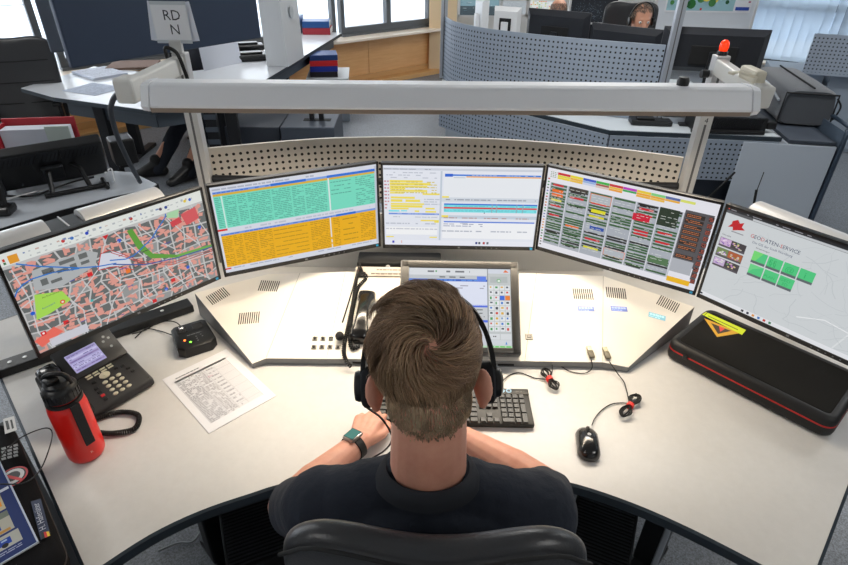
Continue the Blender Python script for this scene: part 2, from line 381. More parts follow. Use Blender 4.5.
def scr_map(c):
    r = random.Random(5); c.rect(0, 0, 1, 1, (228, 232, 228)); c.up()
    c.rect(0, .115, 1, 1, (196, 196, 196)); c.up()
    pink, gry, wht = (222, 156, 144), (104, 108, 108), (206, 206, 208)
    nx, ny = 13, 8; J = {}
    for i in range(nx + 1):
        for j in range(ny + 1): J[i, j] = (-.01 + 1.02 * i / nx + r.uniform(-.018, .018), .12 + .9 * j / ny + r.uniform(-.03, .03))
    blocks = []
    for i in range(nx):
        for j in range(ny):
            q = [J[i, j], J[i + 1, j], J[i + 1, j + 1], J[i, j + 1]]; cx = sum(p[0] for p in q) / 4; cy = sum(p[1] for p in q) / 4
            cl = lambda p: (min(max(p[0], 0), 1), min(max(p[1], .116), 1))
            c.poly([cl((cx + (p[0] - cx) * .89, cy + (p[1] - cy) * .88)) for p in q], gry if r.random() < .8 else (150, 152, 152)); blocks.append((cx, cy))
    c.up()
    for cx, cy in blocks:
        for k in range(r.randint(3, 6)):
            a = cx + r.uniform(-.026, .026); b = cy + r.uniform(-.04, .04); w, h = r.choice([(.008, .028), (.020, .012), (.013, .018), (.006, .036), (.026, .010)])
            th = r.choice([0, .4, -.5, .9]); ca, sa = math.cos(th), math.sin(th)
            pts = [(a + (x * ca - y * sa * .6) * w, b + (x * sa * 1.7 * w / h * .5 + y * ca) * h) for x, y in ((-1, -1), (1, -1), (1, 1), (-1, 1))]
            if all(0 < p[0] < 1 and .12 < p[1] < 1 for p in pts): c.poly(pts, pink)
    c.up(); c.poly([(.103, .227), (.346, .203), (.40, .269), (.368, .382), (.191, .459), (.082, .406)], (178, 182, 184)); c.up()
    for a, b, w, h in ((.14, .25, .05, .05), (.22, .23, .07, .035), (.31, .225, .04, .05), (.12, .33, .03, .06), (.2, .3, .05, .03), (.26, .29, .03, .06), (.31, .3, .04, .03), (.16, .37, .05, .03)): c.rect(a, b, a + w, b + h, gry)
    c.up()
    W_ = wht
    for pts in ([(.03, .16), (.05, .45), (.03, .80), (.06, 1)], [(0, .70), (.16, .72), (.27, .58), (.38, .42), (.43, .25), (.47, .13)], [(.21, .61), (.25, .76), (.23, 1)], [(.0, .52), (.07, .47)],
                [(.708, .646), (.74, .78), (.786, .913), (.80, 1)], [(.668, .659), (.651, .832), (.52, .9), (.386, .909)], [(.478, .686), (.40, .78), (.33, 1)], [(.40, .40), (.46, .62), (.60, .66), (1, .70)],
                [(.50, .12), (.54, .26), (.62, .50)], [(.62, .14), (.70, .36), (.78, .50)], [(.78, .16), (.86, .40), (.93, .56)], [(.93, .12), (.96, .33), (1, .5)], [(.56, .67), (.55, .86), (.60, 1)], [(.85, .68), (.87, .84), (.95, 1)], [(.87, .84), (.70, .90)]):
        c.line(pts, .0030, W_)
    c.up(); c.poly([(.075, .441), (.19, .50), (.212, .612), (.106, .663), (.044, .675)], (168, 220, 88)); 
    ga = [(.563, .161), (.593, .157), (.618, .327), (.660, .470), (.783, .575), (1.0, .61), (1.0, .635), (.79, .612), (.645, .514), (.59, .366)]
    c.poly([ga[0], ga[1], ga[2], ga[9]], (96, 160, 64)); c.poly([ga[2], ga[3], ga[8], ga[9]], (96, 160, 64)); c.poly([ga[3], ga[4], ga[7], ga[8]], (96, 160, 64)); c.poly([ga[4], ga[5], ga[6], ga[7]], (110, 172, 80)); c.poly([(.79, .12), (.86, .12), (.84, .2), (.78, .17)], (170, 214, 170)); c.up()
    c.poly([(.374, .429), (.41, .29), (.498, .327), (.536, .45), (.536, .5), (.43, .44)], (214, 218, 230)); c.poly([(.86, .18), (.95, .15), (.96, .28), (.88, .31)], (214, 90, 96)); c.poly([(0, .86), (.10, .80), (.13, .88), (.02, .95)], (236, 110, 96))
    c.poly([(.79, .22), (.85, .20), (.86, .26), (.8, .28)], (208, 70, 80)); c.rect(.06, .90, .24, .985, (206, 206, 216)); c.up()
    c.line([(.457, .282), (.523, .387), (.591, .51), (.755, .640), (1, .667)], .002, (190, 50, 60)); c.line([(.457, .31), (.523, .41), (.591, .53), (.755, .665), (1, .69)], .002, (190, 60, 60))
    c.line([(.374, .429), (.41, .29), (.457, .282)], .0022, (200, 40, 50)); c.line([(.374, .435), (.46, .46), (.54, .56)], .0022, (200, 40, 50))
    c.up(); B = (38, 118, 205)
    c.line([(.056, .121), (.14, .21), (.297, .348), (.385, .40), (.468, .431)], .0034, B); c.line([(0, .40), (.018, .352), (.05, .315), (.09, .295), (.182, .303), (.296, .353)], .0034, B)
    c.line([(.441, .381), (.517, .425), (.56, .42), (.593, .395), (.64, .35), (.678, .313), (.72, .24), (.776, .151), (.78, .12)], .0034, B); c.line([(.45, .43), (.60, .55), (.78, .61), (1, .64)], .0034, (60, 90, 160))
    c.up()
    for u, v in ((.95, .379), (.679, .897), (.513, .226), (.831, .757), (.04, .60)): c.disc(u, v, .0055, (40, 96, 210)); 
    for u, v in ((.332, .443), (.048, .822), (.156, .806), (.60, .97), (.73, .83)): c.rect(u - .012, v - .02, u + .012, v + .02, (214, 34, 44))
    for u, v in ((.512, .551),): c.rect(u - .012, v - .02, u + .012, v + .02, (236, 120, 40))
    c.disc(.175, .60, .006, (226, 60, 40)); c.poly([(.441, .136), (.474, .132), (.455, .175)], (206, 30, 40)); c.disc(.30, .70, .004, (70, 180, 180)); c.up()
    c.text('P', .94, .40, .006, (240, 240, 250)); c.text('P', .503, .247, .006, (240, 240, 250)); c.text('U', .672, .915, .006, (240, 240, 250)); c.disc(.175, .60, .003, (240, 230, 225)); c.disc(.048, .822, .003, (245, 235, 235))
    c.text('Südliche Fürther Straße', .14, .285, .0046, (40, 46, 70), -.27); c.text('Am Rochusfriedhof', .10, .50, .0042, (60, 76, 40), 0); c.text('Rochuspark', .085, .60, .0046, (40, 90, 150), .12)
    for k in range(26): u, v = r.uniform(.02, .9), r.uniform(.2, .97); c.rect(u, v, u + r.uniform(.012, .04), v + .008, r.choice([(50, 52, 58), (80, 80, 160), (60, 60, 66), (150, 60, 90)]))
    c.rect(.035, .035, .075, .108, (228, 156, 50)); c.rect(.012, .05, .022, .075, (206, 60, 40)); c.rect(.012, .08, .022, .1, (50, 110, 60))
    for k in range(30):
        u = .09 + k * .029 + r.uniform(0, .01); c.rect(u, .03 + r.random() * .02, u + r.uniform(.006, .02), .052 + r.random() * .01, r.choice([(190, 196, 196), (180, 186, 190), (120, 140, 180), (200, 170, 160)])) 
        if r.random() < .6: c.rect(u, .085, u + r.uniform(.006, .02), .095, (180, 186, 188))
    for u, cc in ((.27, (200, 60, 60)), (.31, (60, 120, 200)), (.38, (40, 70, 190)), (.60, (190, 60, 40)), (.79, (40, 70, 150)), (.76, (80, 50, 90)), (.90, (226, 200, 60)), (.93, (60, 100, 200))): c.disc(u, .06, .0045, cc)

def scr_tables(c):
    c.rect(0, 0, 1, 1, (218, 222, 234)); c.up(); teal, org = (118, 222, 196), (238, 178, 20)
    c.rect(.01, .105, .99, .47, teal); c.rect(.012, .555, .988, .935, org); c.rect(.985, .02, 1, .98, (196, 202, 216))
    c.rect(.01, .08, .99, .105, (222, 178, 60)); c.rect(.01, .055, .99, .08, (120, 160, 232)); c.rect(.012, .53, .988, .555, (120, 156, 226)); c.up()
    c.rect(.34, .052, .55, .082, (32, 112, 220)); c.rect(.68, .052, .99, .082, (32, 112, 220)); c.rect(.72, .527, .85, .556, (32, 112, 220))
    c.rect(.05, .105, .058, .47, (208, 238, 230)); c.rect(.683, .085, .692, .47, (224, 236, 236)); c.rect(.676, .54, .684, .80, (230, 230, 232)); c.rect(.676, .83, .684, .87, (230, 230, 232)); c.rect(.676, .89, .684, .935, (230, 230, 232))
    c.rect(0, .475, .055, .497, (220, 40, 40)); c.rect(0, .945, .035, .962, (214, 40, 40))
    c.up()
    for k, (a, b) in enumerate(((.015, .048), (.065, .13), (.14, .19), (.2, .33), (.34, .45), (.46, .53), (.54, .67))): c.dashes(a, .115, b, .462, 17, (84, 168, 150), .85, .42, 10 + k, .01, .03, .004)
    c.dashes(.70, .115, .83, .30, 4, (84, 160, 146), .9, .2, 31, .01, .03, .004); c.dashes(.86, .115, .985, .462, 15, (86, 168, 150), .8, .4, 32, .01, .03, .004)
    for k, (a, b) in enumerate(((.015, .07), (.08, .13), (.14, .22), (.23, .31), (.55, .67), (.70, .74), (.88, .98))): c.dashes(a, .565, b, .93, 17, (192, 142, 20), .85, .42, 40 + k, .01, .03, .004)
    c.dashes(.32, .57, .53, .92, 7, (190, 142, 24), .9, .2, 61, .02, .05, .004); c.dashes(.76, .57, .86, .90, 5, (190, 142, 24), .7, .2, 62, .02, .05, .004)
    c.dashes(.01, .015, .6, .05, 1, (176, 182, 200), .8, .5, 70); c.dashes(.06, .48, .95, .525, 1, (190, 196, 212), .6, .4, 71); c.dashes(.012, .535, .7, .552, 1, (70, 120, 214), .8, .6, 72, .01, .03); c.dashes(.012, .06, .34, .078, 1, (60, 110, 214), .8, .6, 73, .01, .03); c.dashes(.05, .945, .95, .965, 1, (170, 178, 196), .6, .6, 74)

def scr_forms(c):
    c.rect(0, 0, 1, 1, (232, 236, 246)); c.up(); Y = (244, 226, 92)
    c.rect(0, .03, 1, .055, (208, 214, 226)); c.rect(.362, .06, .374, .93, (196, 208, 222)); c.rect(.385, .09, .995, .375, (236, 240, 246)); c.rect(.385, .68, .995, .90, (246, 248, 252)); c.rect(.01, .76, .35, .86, (248, 250, 252)); c.rect(0, .935, 1, 1, (238, 240, 250))
    c.rect(.374, .375, 1, .43, (214, 222, 232)); c.rect(.374, .60, 1, .64, (200, 212, 226)); c.up()
    for (a, b, e, f) in ((.04, .175, .25, .20), (.04, .205, .30, .235), (.04, .24, .28, .262), (.04, .265, .14, .285), (.04, .29, .28, .315), (.04, .32, .13, .34), (.25, .33, .36, .35), (.045, .375, .20, .40), (.045, .41, .12, .44), (.14, .41, .235, .44), (.045, .455, .26, .475), (.045, .48, .25, .51), (.045, .515, .16, .535), (.27, .51, .33, .53), (.33, .68, .36, .70), (.24, .665, .36, .682), (.01, .885, .06, .90), (.30, .885, .35, .90), (.376, .36, .42, .38), (.376, .60, .42, .625)): c.rect(a, b, e, f, Y)
    for (a, b, e, f) in ((.03, .545, .10, .565), (.11, .545, .15, .56)): c.rect(a, b, e, f, (120, 226, 240))
    c.rect(.2, .545, .23, .565, Y); c.rect(.27, .55, .34, .57, Y)
    c.rect(.03, .58, .36, .60, (110, 146, 226)); c.rect(.39, .095, .995, .115, (66, 130, 226)); c.rect(.525, .117, .995, .13, (244, 168, 50)); c.rect(.39, .09, .44, .125, (30, 90, 210)); c.rect(.445, .13, .52, .14, (200, 206, 216))
    c.rect(.39, .45, .995, .468, (50, 120, 216)); c.rect(.39, .468, .995, .495, (120, 226, 236)); c.rect(.39, .495, .995, .515, (222, 52, 62)); c.rect(.39, .515, .995, .56, (126, 230, 238)); c.rect(.392, .675, .99, .692, (90, 132, 226)); c.rect(.5, .697, .55, .705, (180, 186, 200)); c.up()
    for u in (.70, .73, .86, .90): c.rect(u, .455, u + .006, .56, (150, 176, 190))
    c.dashes(.02, .07, .34, .16, 3, (190, 196, 210), .7, .35, 2, .01, .04); c.dashes(.005, .17, .035, .54, 9, (206, 140, 150), .9, .4, 3, .01, .02); c.dashes(.05, .18, .34, .34, 5, (214, 196, 90), .8, .35, 4, .01, .03); c.dashes(.26, .36, .36, .48, 4, (196, 204, 216), .7, .5, 5)
    c.dashes(.01, .62, .35, .64, 1, (190, 196, 210), .7, .5, 6); c.dashes(.01, .70, .34, .73, 1, (190, 196, 210), .7, .5, 7); c.dashes(.01, .77, .35, .80, 1, (200, 202, 214), 1, .5, 8); c.dashes(.40, .385, .98, .42, 1, (150, 158, 172), .8, .4, 9); c.dashes(.39, .70, .65, .75, 2, (150, 158, 190), .8, .4, 10); c.dashes(.38, .79, .95, .82, 1, (180, 186, 200), .8, .5, 11); c.dashes(.39, .62, .95, .645, 1, (180, 150, 150), .8, .5, 12)
    c.dashes(.39, .475, .99, .49, 1, (90, 190, 200), .8, .5, 13); c.dashes(.39, .525, .99, .55, 2, (90, 190, 200), .8, .4, 14); c.dashes(.005, .038, .3, .05, 1, (150, 156, 170), .8, .6, 15); c.dashes(.56, .10, .98, .11, 1, (200, 216, 240), .7, .6, 16, .01, .03); c.dashes(.06, .585, .35, .596, 1, (180, 200, 240), .7, .6, 17, .01, .03)
    for u, cc in ((.05, (50, 60, 190)), (.61, (30, 50, 130)), (.63, (60, 70, 90)), (.66, (170, 30, 40)), (.685, (90, 96, 110))): c.rect(u, .945, u + .014, .975, cc)
    c.disc(.655, .565, .002, (30, 34, 50)); c.rect(.11, .94, .115, .975, (230, 170, 160))

def scr_grid(c):
    c.rect(0, 0, 1, 1, (234, 234, 242)); c.up(); r = random.Random(11)
    cols = [(206, 40, 50), (232, 220, 40), (50, 90, 200), (60, 180, 70), (206, 50, 60), (190, 60, 190), (236, 206, 60), (130, 210, 130), (90, 110, 170), (220, 226, 110)]
    c2 = [(226, 220, 60), (236, 180, 60), (150, 180, 226), (170, 90, 80), (236, 190, 60), (60, 170, 90), (240, 170, 50), (236, 170, 60), (236, 176, 60), (234, 234, 242)]; c3 = [(236, 210, 50), (236, 190, 60), (206, 214, 236), (220, 200, 190), (236, 160, 60), (234, 234, 242), (236, 180, 60), (240, 190, 70), (234, 234, 242), (234, 234, 242)]
    for k in range(10): u = .067 + k * .081; c.rect(u, .035, u + .08, .062, cols[k]); c.rect(u, .064, u + .08, .086, c2[k]); c.rect(u, .088, u + .08, .11, c3[k])
    c.dashes(.02, .035, .062, .11, 4, (150, 170, 150), 1, .5, 3, .006, .012, .004)
    X = [.03, .148, .286, .431, .571, .703, .836]; c.rect(.028, .165, .835, .93, (172, 178, 188)); c.rect(.836, .13, .99, .75, (88, 86, 90)); c.rect(.96, .13, .99, .88, (88, 86, 90)); c.up()
    G, K, RD, OR, DG = (58, 96, 62), (36, 38, 40), (206, 38, 48), (236, 110, 40), (38, 66, 44)
    for i in range(6):
        u0, u1 = X[i] + .004, X[i + 1] - .012; v = .17
        c.rect(u1 + .004, .165, u1 + .008, .93, (226, 228, 234))
        while v < .90:
            h = .022; t = r.random()
            if t < .14 and i > 0: v += .05; continue
            c.rect(u0, v, u1, v + h, G if t < .85 else K)
            c.mb; nb = r.choice([0, 0, 0, 0, 1, 2, 3]); 
            if nb == 1: c.up(); c.rect(u0 + .012, v + .003, u1 - .022, v + h + .004, RD); c.L -= 1; v += .008
            if nb == 2 and i < 3: c.up(); c.rect(u0 + .012, v + .003, u1 - .022, v + h + .004, r.choice([OR, RD, (226, 220, 40)])); c.L -= 1; v += .008
            if nb == 3: c.rect(u0 + .01, v + h, u1 - .018, v + h + .016, DG if r.random() < .6 else K); v += .016
            v += h + r.choice([.006, .008, .02])
    for v in (.235, .285): c.up(); c.rect(.045, v, .118, v + .034, OR); c.L -= 1
    c.up(); c.up(); c.rect(.29, .185, .42, .29, (236, 120, 70)); c.up(); c.rect(.294, .19, .417, .285, (180, 186, 194)); c.up(); c.rect(.432, .78, .565, .865, (236, 120, 70)); c.up(); c.rect(.435, .785, .562, .86, (180, 186, 194)); c.rect(.31, .36, .40, .40, (226, 220, 40)); c.rect(.32, .56, .41, .60, (40, 80, 170)); c.rect(.56, .29, .66, .37, (206, 30, 60)); c.rect(.155, .165, .27, .21, (60, 56, 54)); c.rect(.70, .16, .81, .36, (40, 56, 44)); c.rect(.70, .72, .82, .80, (84, 120, 84))
    for v in (.16, .22, .28, .34, .40, .46, .52, .62): c.rect(.845, v, .945, v + .045, (50, 44, 42)); c.up(); c.dashes(.85, v + .004, .94, v + .04, 2, (200, 120, 80), .9, .4, int(v * 100), .006, .014, .002); c.L -= 1
    for k in range(11): c.rect(.965, .15 + k * .072, .992, .20 + k * .072, (60, 42, 42)); c.up(); c.dashes(.966, .152 + k * .072, .99, .198 + k * .072, 3, (190, 96, 80), .9, .5, 50 + k, .004, .008, .002); c.L -= 1
    c.rect(.835, .905, .965, .965, (240, 186, 30)); c.rect(.836, .68, .955, .84, (176, 180, 188)); c.rect(.40, .80, .405, .81, K)
    c.up()
    for i in range(6): c.dashes(X[i] + .012, .185, X[i + 1] - .03, .905, 26, (216, 222, 218), .6, .18, 80 + i, .01, .04, .01)
    for k in range(24): c.rect(.008, .12 + k * .036, .02, .135 + k * .036, r.choice([(190, 60, 60), (60, 150, 90), (120, 130, 190), (90, 90, 96), (226, 150, 60)]))

def scr_web(c):
    c.rect(0, 0, 1, 1, (210, 215, 218)); c.up(); r = random.Random(3)
    c.rect(0, 0, 1, .028, (44, 46, 50)); c.rect(0, .028, 1, .055, (92, 94, 98)); c.rect(0, .955, 1, 1, (232, 234, 238)); c.up()
    c.rect(.14, .031, .8, .052, (200, 204, 208)); 
    for k in range(70):
        u, v = r.uniform(.02, .98), r.uniform(.1, .93); th = r.uniform(0, 6.28); p = [(u, v)]
        for q in range(5): th += r.uniform(-.5, .5); u += math.cos(th) * .035; v += math.sin(th) * .05; p.append((min(max(u, 0), 1), min(max(v, .06), .95)))
        c.line(p, r.choice([.0008, .0014, .002]), (196, 202, 206))
    c.line([(.70, .95), (.74, .75), (.80, .62), (.95, .60)], .004, (224, 228, 230)); c.line([(.5, .8), (.62, .72), (.74, .75), (.88, .85), (1, .88)], .003, (238, 240, 242)); c.up()
    uu = .156
    for s_ in ('G', 'EO', 'D', 'ATEN-', 'S', 'ERVICE'): c.text(s_, uu, .212, .0105, (196, 40, 50) if len(s_) == 1 else (60, 70, 100), 0, .93); uu += (text_poly(s_)[2] * .93 + .12) * .0105 / c.w
    c.text('Die GIS der Stadt Nürnberg', .175, .262, .0068, (96, 106, 130), 0, .95); c.up()
    c.poly([(.045, .12), (.07, .09), (.085, .12), (.105, .10), (.10, .15), (.12, .17), (.085, .19), (.06, .21), (.055, .175), (.03, .19), (.045, .15)], (196, 36, 44)); c.rect(.055, .215, .12, .225, (150, 150, 156)); c.text('Übersicht', .015, .285, .0045, (80, 80, 90)); c.text('Anwendungen', .20, .30, .0045, (80, 80, 90))
    for k, v in enumerate((.31, .42, .53)):
        c.rect(.012, v, .155, v + .095, (90, 84, 92)); c.up(); c.rect(.014, v + .003, .075, v + .075, ((206, 176, 214), (120, 140, 90), (200, 178, 214))[k]); c.rect(.077, v + .003, .153, v + .075, ((70, 66, 70), (176, 96, 60), (74, 70, 74))[k]); c.up()
        for q in range(12): uu, vv = .08 + r.random() * .06, v + .006 + r.random() * .055; c.rect(uu, vv, uu + .01, vv + .012, r.choice([(220, 200, 150), (110, 150, 110), (190, 130, 200), (200, 196, 190)])); uu = .016 + r.random() * .045; c.rect(uu, vv, uu + .012, vv + .01, r.choice([(236, 214, 236), (150, 110, 190), (222, 226, 214)]))
        c.L -= 2
    for i in range(4):
        for j in range(2):
            if j and i == 3: continue
            u0, v0 = .198 + i * .078 + j * .004, .325 + j * .138; c.rect(u0, v0, u0 + .072, v0 + .125, (96, 106, 110)); c.up(); c.rect(u0, v0, u0 + .072, v0 + .10, (82, 204, 132)); c.up()
            g = (48, 178, 104)
            if (i, j) == (1, 0): c.text('§§', u0 + .008, v0 + .085, .018, g)
            if (i, j) == (2, 0): c.text('@', u0 + .014, v0 + .085, .016, g)
            if (i, j) == (3, 0): c.text('i', u0 + .028, v0 + .085, .018, g)
            if (i, j) == (0, 0): c.poly([(u0, v0), (u0 + .05, v0), (u0 + .02, v0 + .1), (u0, v0 + .1)], (120, 220, 120))
            if (i, j) == (0, 1): c.poly([(u0, v0), (u0 + .07, v0), (u0 + .02, v0 + .05), (u0, v0 + .1)], (110, 216, 140))
            if (i, j) == (1, 1): c.text('PLAN', u0 + .006, v0 + .075, .008, g)
            if (i, j) == (2, 1): c.text('GEO', u0 + .006, v0 + .05, .009, g); c.text('3D', u0 + .02, v0 + .09, .009, g)
            c.L -= 2
    c.dashes(.02, .006, .5, .022, 1, (150, 150, 156), .6, .5, 9, .01, .05, .02); c.disc(.008, .012, .002, (220, 80, 60))
    for k, cc in enumerate([(60, 64, 72), (30, 36, 60), (226, 150, 60), (60, 120, 190), (200, 60, 50), (60, 130, 90)]): c.rect(.24 + k * .03, .965, .253 + k * .03, .99, cc)
    c.rect(0, .97, .012, .99, (30, 40, 60))

make_monitor(1, -.8345, 1.353, R(49.55), 'wide monitor at the far left showing a city street map', scr_map, .395)
make_monitor(2, -.4035, 1.6813, R(24.6), 'wide monitor showing a green and an orange table', scr_tables, .335)
make_monitor(3, .1223, 1.7808, R(-.3), 'middle wide monitor showing white forms with yellow and cyan fields', scr_forms, .215)
make_monitor(4, .627, 1.6452, R(-32.2), 'wide monitor showing grey grid with green, red and orange entries', scr_grid, .385)
make_monitor(5, 1.0331, 1.2882, R(-49.9), 'wide monitor at the far right showing a web page with green tiles', scr_web, .385)

# aluminium cap rails behind the outer monitors
def cap_rail(name, a, b, label, gap=None):
    d_ = b - a; L = d_.length; rz = math.atan2(d_.y, d_.x); t = thing(name, label, 'rail', (a.x, a.y, ZD + .001), rz); h = 1.10 - ZD
    def prof(x0, x1, ribs=0):
        q = MB(); n_ = 10; P = [(.055 * math.cos(PI * k / n_), .035 * math.sin(PI * k / n_)) for k in range(n_ + 1)]; vs = [(x0, y, h + z) for y, z in P] + [(x1, y, h + z) for y, z in P]; m = n_ + 1
        q.add(vs, [(k, k + 1, k + 1 + m, k + m) for k in range(n_)] + [(n_, 0, m, m + n_), tuple(range(m)), tuple(range(m, 2 * m))[::-1]]); return q
    segs = [(0, L)] if gap is None else [(0, gap[0]), (gap[1], L)]
    for s0, s1 in segs: prof(s0, s1).build('cap_profile', m_alu, t, smooth=40)
    if gap: q = MB(); q.rbox(gap[0] + .002, gap[1] - .002, -.05, .05, h, h + .012, .003); q.box(gap[0] + .05, gap[0] + .054, -.05, .05, h + .012, h + .016, m=1); q.build('cable_cover', [m_black, m_alu], t)
    q = MB(); q.box(0, L, .052, .06, h - .06, h + .004); q.build('seal', m_black, t)
    for x in (.08, L - .08): q = MB(); q.rbox(x - .02, x + .02, -.02, .02, 0, h - .0005, .004); q.build('support_post', m_dark, t)
    return t
a, b = at(-20, 245, 1.12), at(158, 192, 1.12); dd = (b - a).normalized()
cap_rail('rear_rail', a, b, 'silver rounded rail with black gap behind the map monitor', gap=(.17, .27))
a, b = at(756, 206, 1.12), at(858, 246, 1.12)
cap_rail('rear_rail', a, b, 'silver rounded rail behind the far right monitor')

# ------------------------------------------------------------------ perforated screen behind the monitors
def perf_strip(name, P, z0, z1, m, label, cat, pitch, margin=.012, rim=None, cap=None, th=.012):
    P = [Vector((p[0], p[1], 0)) for p in P]; us = [0]
    for a_, b_ in zip(P, P[1:]): us.append(us[-1] + (b_ - a_).length)
    me = bpy.data.meshes.new(name); n = len(P); nb = int((z1 - z0 - 2 * margin) / pitch); zb = z1 - margin - nb * pitch
    vs = []; nor = []
    for i in range(n): t = (P[min(i + 1, n - 1)] - P[max(i - 1, 0)]).normalized(); nor.append(Vector((-t.y, t.x, 0)))
    zs = [z0, z0 + margin, z1 - margin, z1]; NZ = 4
    for k, off in enumerate((0, th)):
        for z in zs: vs += [(p + nn * off) + Vector((0, 0, z)) for p, nn in zip(P, nor)]
    fs = []; holes = []
    for j in (1, 0, 2):
        for i in range(n - 1):
            a_ = j * n + i; fs.append((a_, a_ + 1, a_ + n + 1, a_ + n)); b_ = a_ + 4 * n; fs.append((b_, b_ + n, b_ + n + 1, b_ + 1))
        if j == 1: nh = len(fs)
    fs += [(3 * n + i, 3 * n + i + 1, 7 * n + i + 1, 7 * n + i) for i in range(n - 1)] + [(i, 4 * n + i, 4 * n + i + 1, i + 1) for i in range(n - 1)]
    for j in range(3): fs += [(j * n, (j + 1) * n, (j + 5) * n, (j + 4) * n), (j * n + n - 1, (j + 4) * n + n - 1, (j + 5) * n + n - 1, (j + 1) * n + n - 1)]
    c = Vector((sum(p.x for p in P) / n, sum(p.y for p in P) / n, z0)); me.from_pydata([v - c for v in vs], [], fs); uv = me.uv_layers.new(name='UVMap')
    L = us[-1]; nu = int((L - 2 * margin) / pitch); uo = (L - nu * pitch) / 2
    for f in me.polygons:
        for li in f.loop_indices:
            vi = me.loops[li].vertex_index; i = vi % n; z = vs[vi].z; uv.data[li].uv = (us[i] - uo, z - zb)
            if f.index >= nh: uv.data[li].uv = (0, 0)
    o = bpy.data.objects.new(name, me); COL.objects.link(o); o.location = c; me.materials.append(m); me.update(); return tag(o, label, cat)
m_perf = perf_mat('perforated_beige_metal', (216, 210, 202), .0254, .0056, .42, .1)
pp = bez([(-.812, 2.035), (-.60, 2.11), (-.391, 2.17), (-.15, 2.20), (.05, 2.205), (.30, 2.19), (.518, 2.15), (.75, 2.09), (.945, 2.012)], 4)
own = perf_strip('perforated_screen', pp, .92, 1.2, m_perf, 'curved beige perforated metal screen just behind the five monitors', 'screen panel', .0254, .018)
for i in range(2, len(pp), 4):
    q = MB(); q.ell(Vector((pp[i][0], pp[i][1] - .001, 1.191)) - Vector(own.location), (.003, .002, .003), n=8); q.build('rivet', m_alu, own)

# posts and light beam
BY0, BY1 = 1.60, 1.65
def post(x, y, label, top, extra=None):
    t = thing('aluminium_post', label, 'post', (x, y, 0)); q = MB(); q.rbox(-.023, .023, -.02, .02, .01, top, .003); q.build('profile', m_alu, t)
    q = MB(); q.box(-.004, .004, -.0206, -.02, .05, top - .01); q.build('groove', mat('groove', (110, 110, 112), .5, .4), t)
    q = MB(); q.rbox(-.05, .05, -.05, .05, 0, .01, .003); q.build('foot_plate', m_dark, t)
    return t
lp = post(-.826, 2.005, 'aluminium post carrying the beam on the left', 1.54)
rp = post(.971, 1.99, 'aluminium post carrying the beam on the right, numbered 4', 1.56)
cv = Canvas(.04, .03, TR(0, -.0212, 1.335)); cv.rect(0, 0, 1, 1, (214, 214, 212)); cv.up(); cv.text('4', .33, .82, .018, (60, 62, 66)); cv.mb.build('number_plate', m_print, rp, label='white plate with the number 4')

q = MB(); q.tube([(-.80, 2.01, 1.092), (.948, 2.005, 1.092)], .014, 12); single(q, 'mounting_tube', m_dark, 'dark steel tube between the two posts carrying the middle monitors', 'tube', smooth=40)
beam = thing('light_beam', 'long white lamp beam spanning over the monitors', 'lamp', (.075, 1.625, 1.473), math.atan2(BY1 - BY0, 1.78))
Lb = .826
prof = [(-.050, 0), (.048, 0), (.052, .026), (.036, .066), (-.020, .068), (-.034, .062), (-.060, .014)]
q = MB(); vs = [(-Lb, y, z) for y, z in prof] + [(Lb, y, z) for y, z in prof]; n = len(prof)
q.add(vs, [(i, (i + 1) % n, (i + 1) % n + n, i + n) for i in range(n)] + [tuple(range(n))[::-1], tuple(range(n, 2 * n))])
m_beam = mat('beam_white', (238, 241, 246), .38)
bm_o = q.build('housing', m_beam, beam)
bpy_b = bm_o.modifiers.new('bevel', 'BEVEL'); bpy_b.width = .004; bpy_b.segments = 2
for sx in (-1, 1):
    q = MB(); vs = [(sx * Lb, y * 1.05, z * 1.05 - .002) for y, z in prof] + [(sx * (Lb + .022), y * .98, z * .98) for y, z in prof]
    q.add(vs, [(i, (i + 1) % n, (i + 1) % n + n, i + n) for i in range(n)] + [tuple(range(n))[::-1], tuple(range(n, 2 * n))]); o = q.build('end_cap', m_beam, beam)
q = MB(); q.box(-Lb + .03, Lb - .03, -.040, .040, -.004, -.0005); q.build('diffuser', mat('warm_diffuser', (255, 226, 180), .5, emit=2.2), beam)
q = MB(); q.rbox(-Lb, Lb, -.056, -.050, -.004, .010, .002); q.build('lower_lip', mat('lip_warm_reflection', (150, 135, 122), .4, .4), beam)  # brown tone of the lip paints in the warm reflection from the lamp underside
q = MB(TR(.64, 0, .067)); q.lathe([(.016, 0), (.017, .012), (.013, .022), (.005, .023)], 18); q.build('knob', m_black, beam, smooth=50)

def arm(a, b, w, h, label, name='beam_arm', joint=True):
    a = Vector(a); b = Vector(b); d_ = b - a; L = d_.length; t = thing(name, label, 'bracket arm', tuple(a), math.atan2(d_.y, d_.x)); pit = math.atan2(d_.z, math.hypot(d_.x, d_.y))
    M = Matrix.Rotation(-pit, 4, 'Y'); q = MB(M); q.rbox(-.02, L + .02, -w / 2, w / 2, -h / 2, h / 2, .006); q.build('arm_bar', mat('arm_grey', (222, 222, 218), .4), t)
    q = MB(M); q.rbox(L - .04, L + .025, -w / 2 - .008, w / 2 + .008, -h / 2 - .006, h / 2 + .008, .008); q.build('end_block', mat('arm_grey'), t); 
    return t
arm((-.83, 1.975, 1.505), (-.845, 1.64, 1.505), .04, .055, 'pale grey arm holding the left end of the beam')
arm((.965, 1.955, 1.525), (.975, 1.70, 1.50), .035, .05, 'pale grey arm holding the right end of the beam')
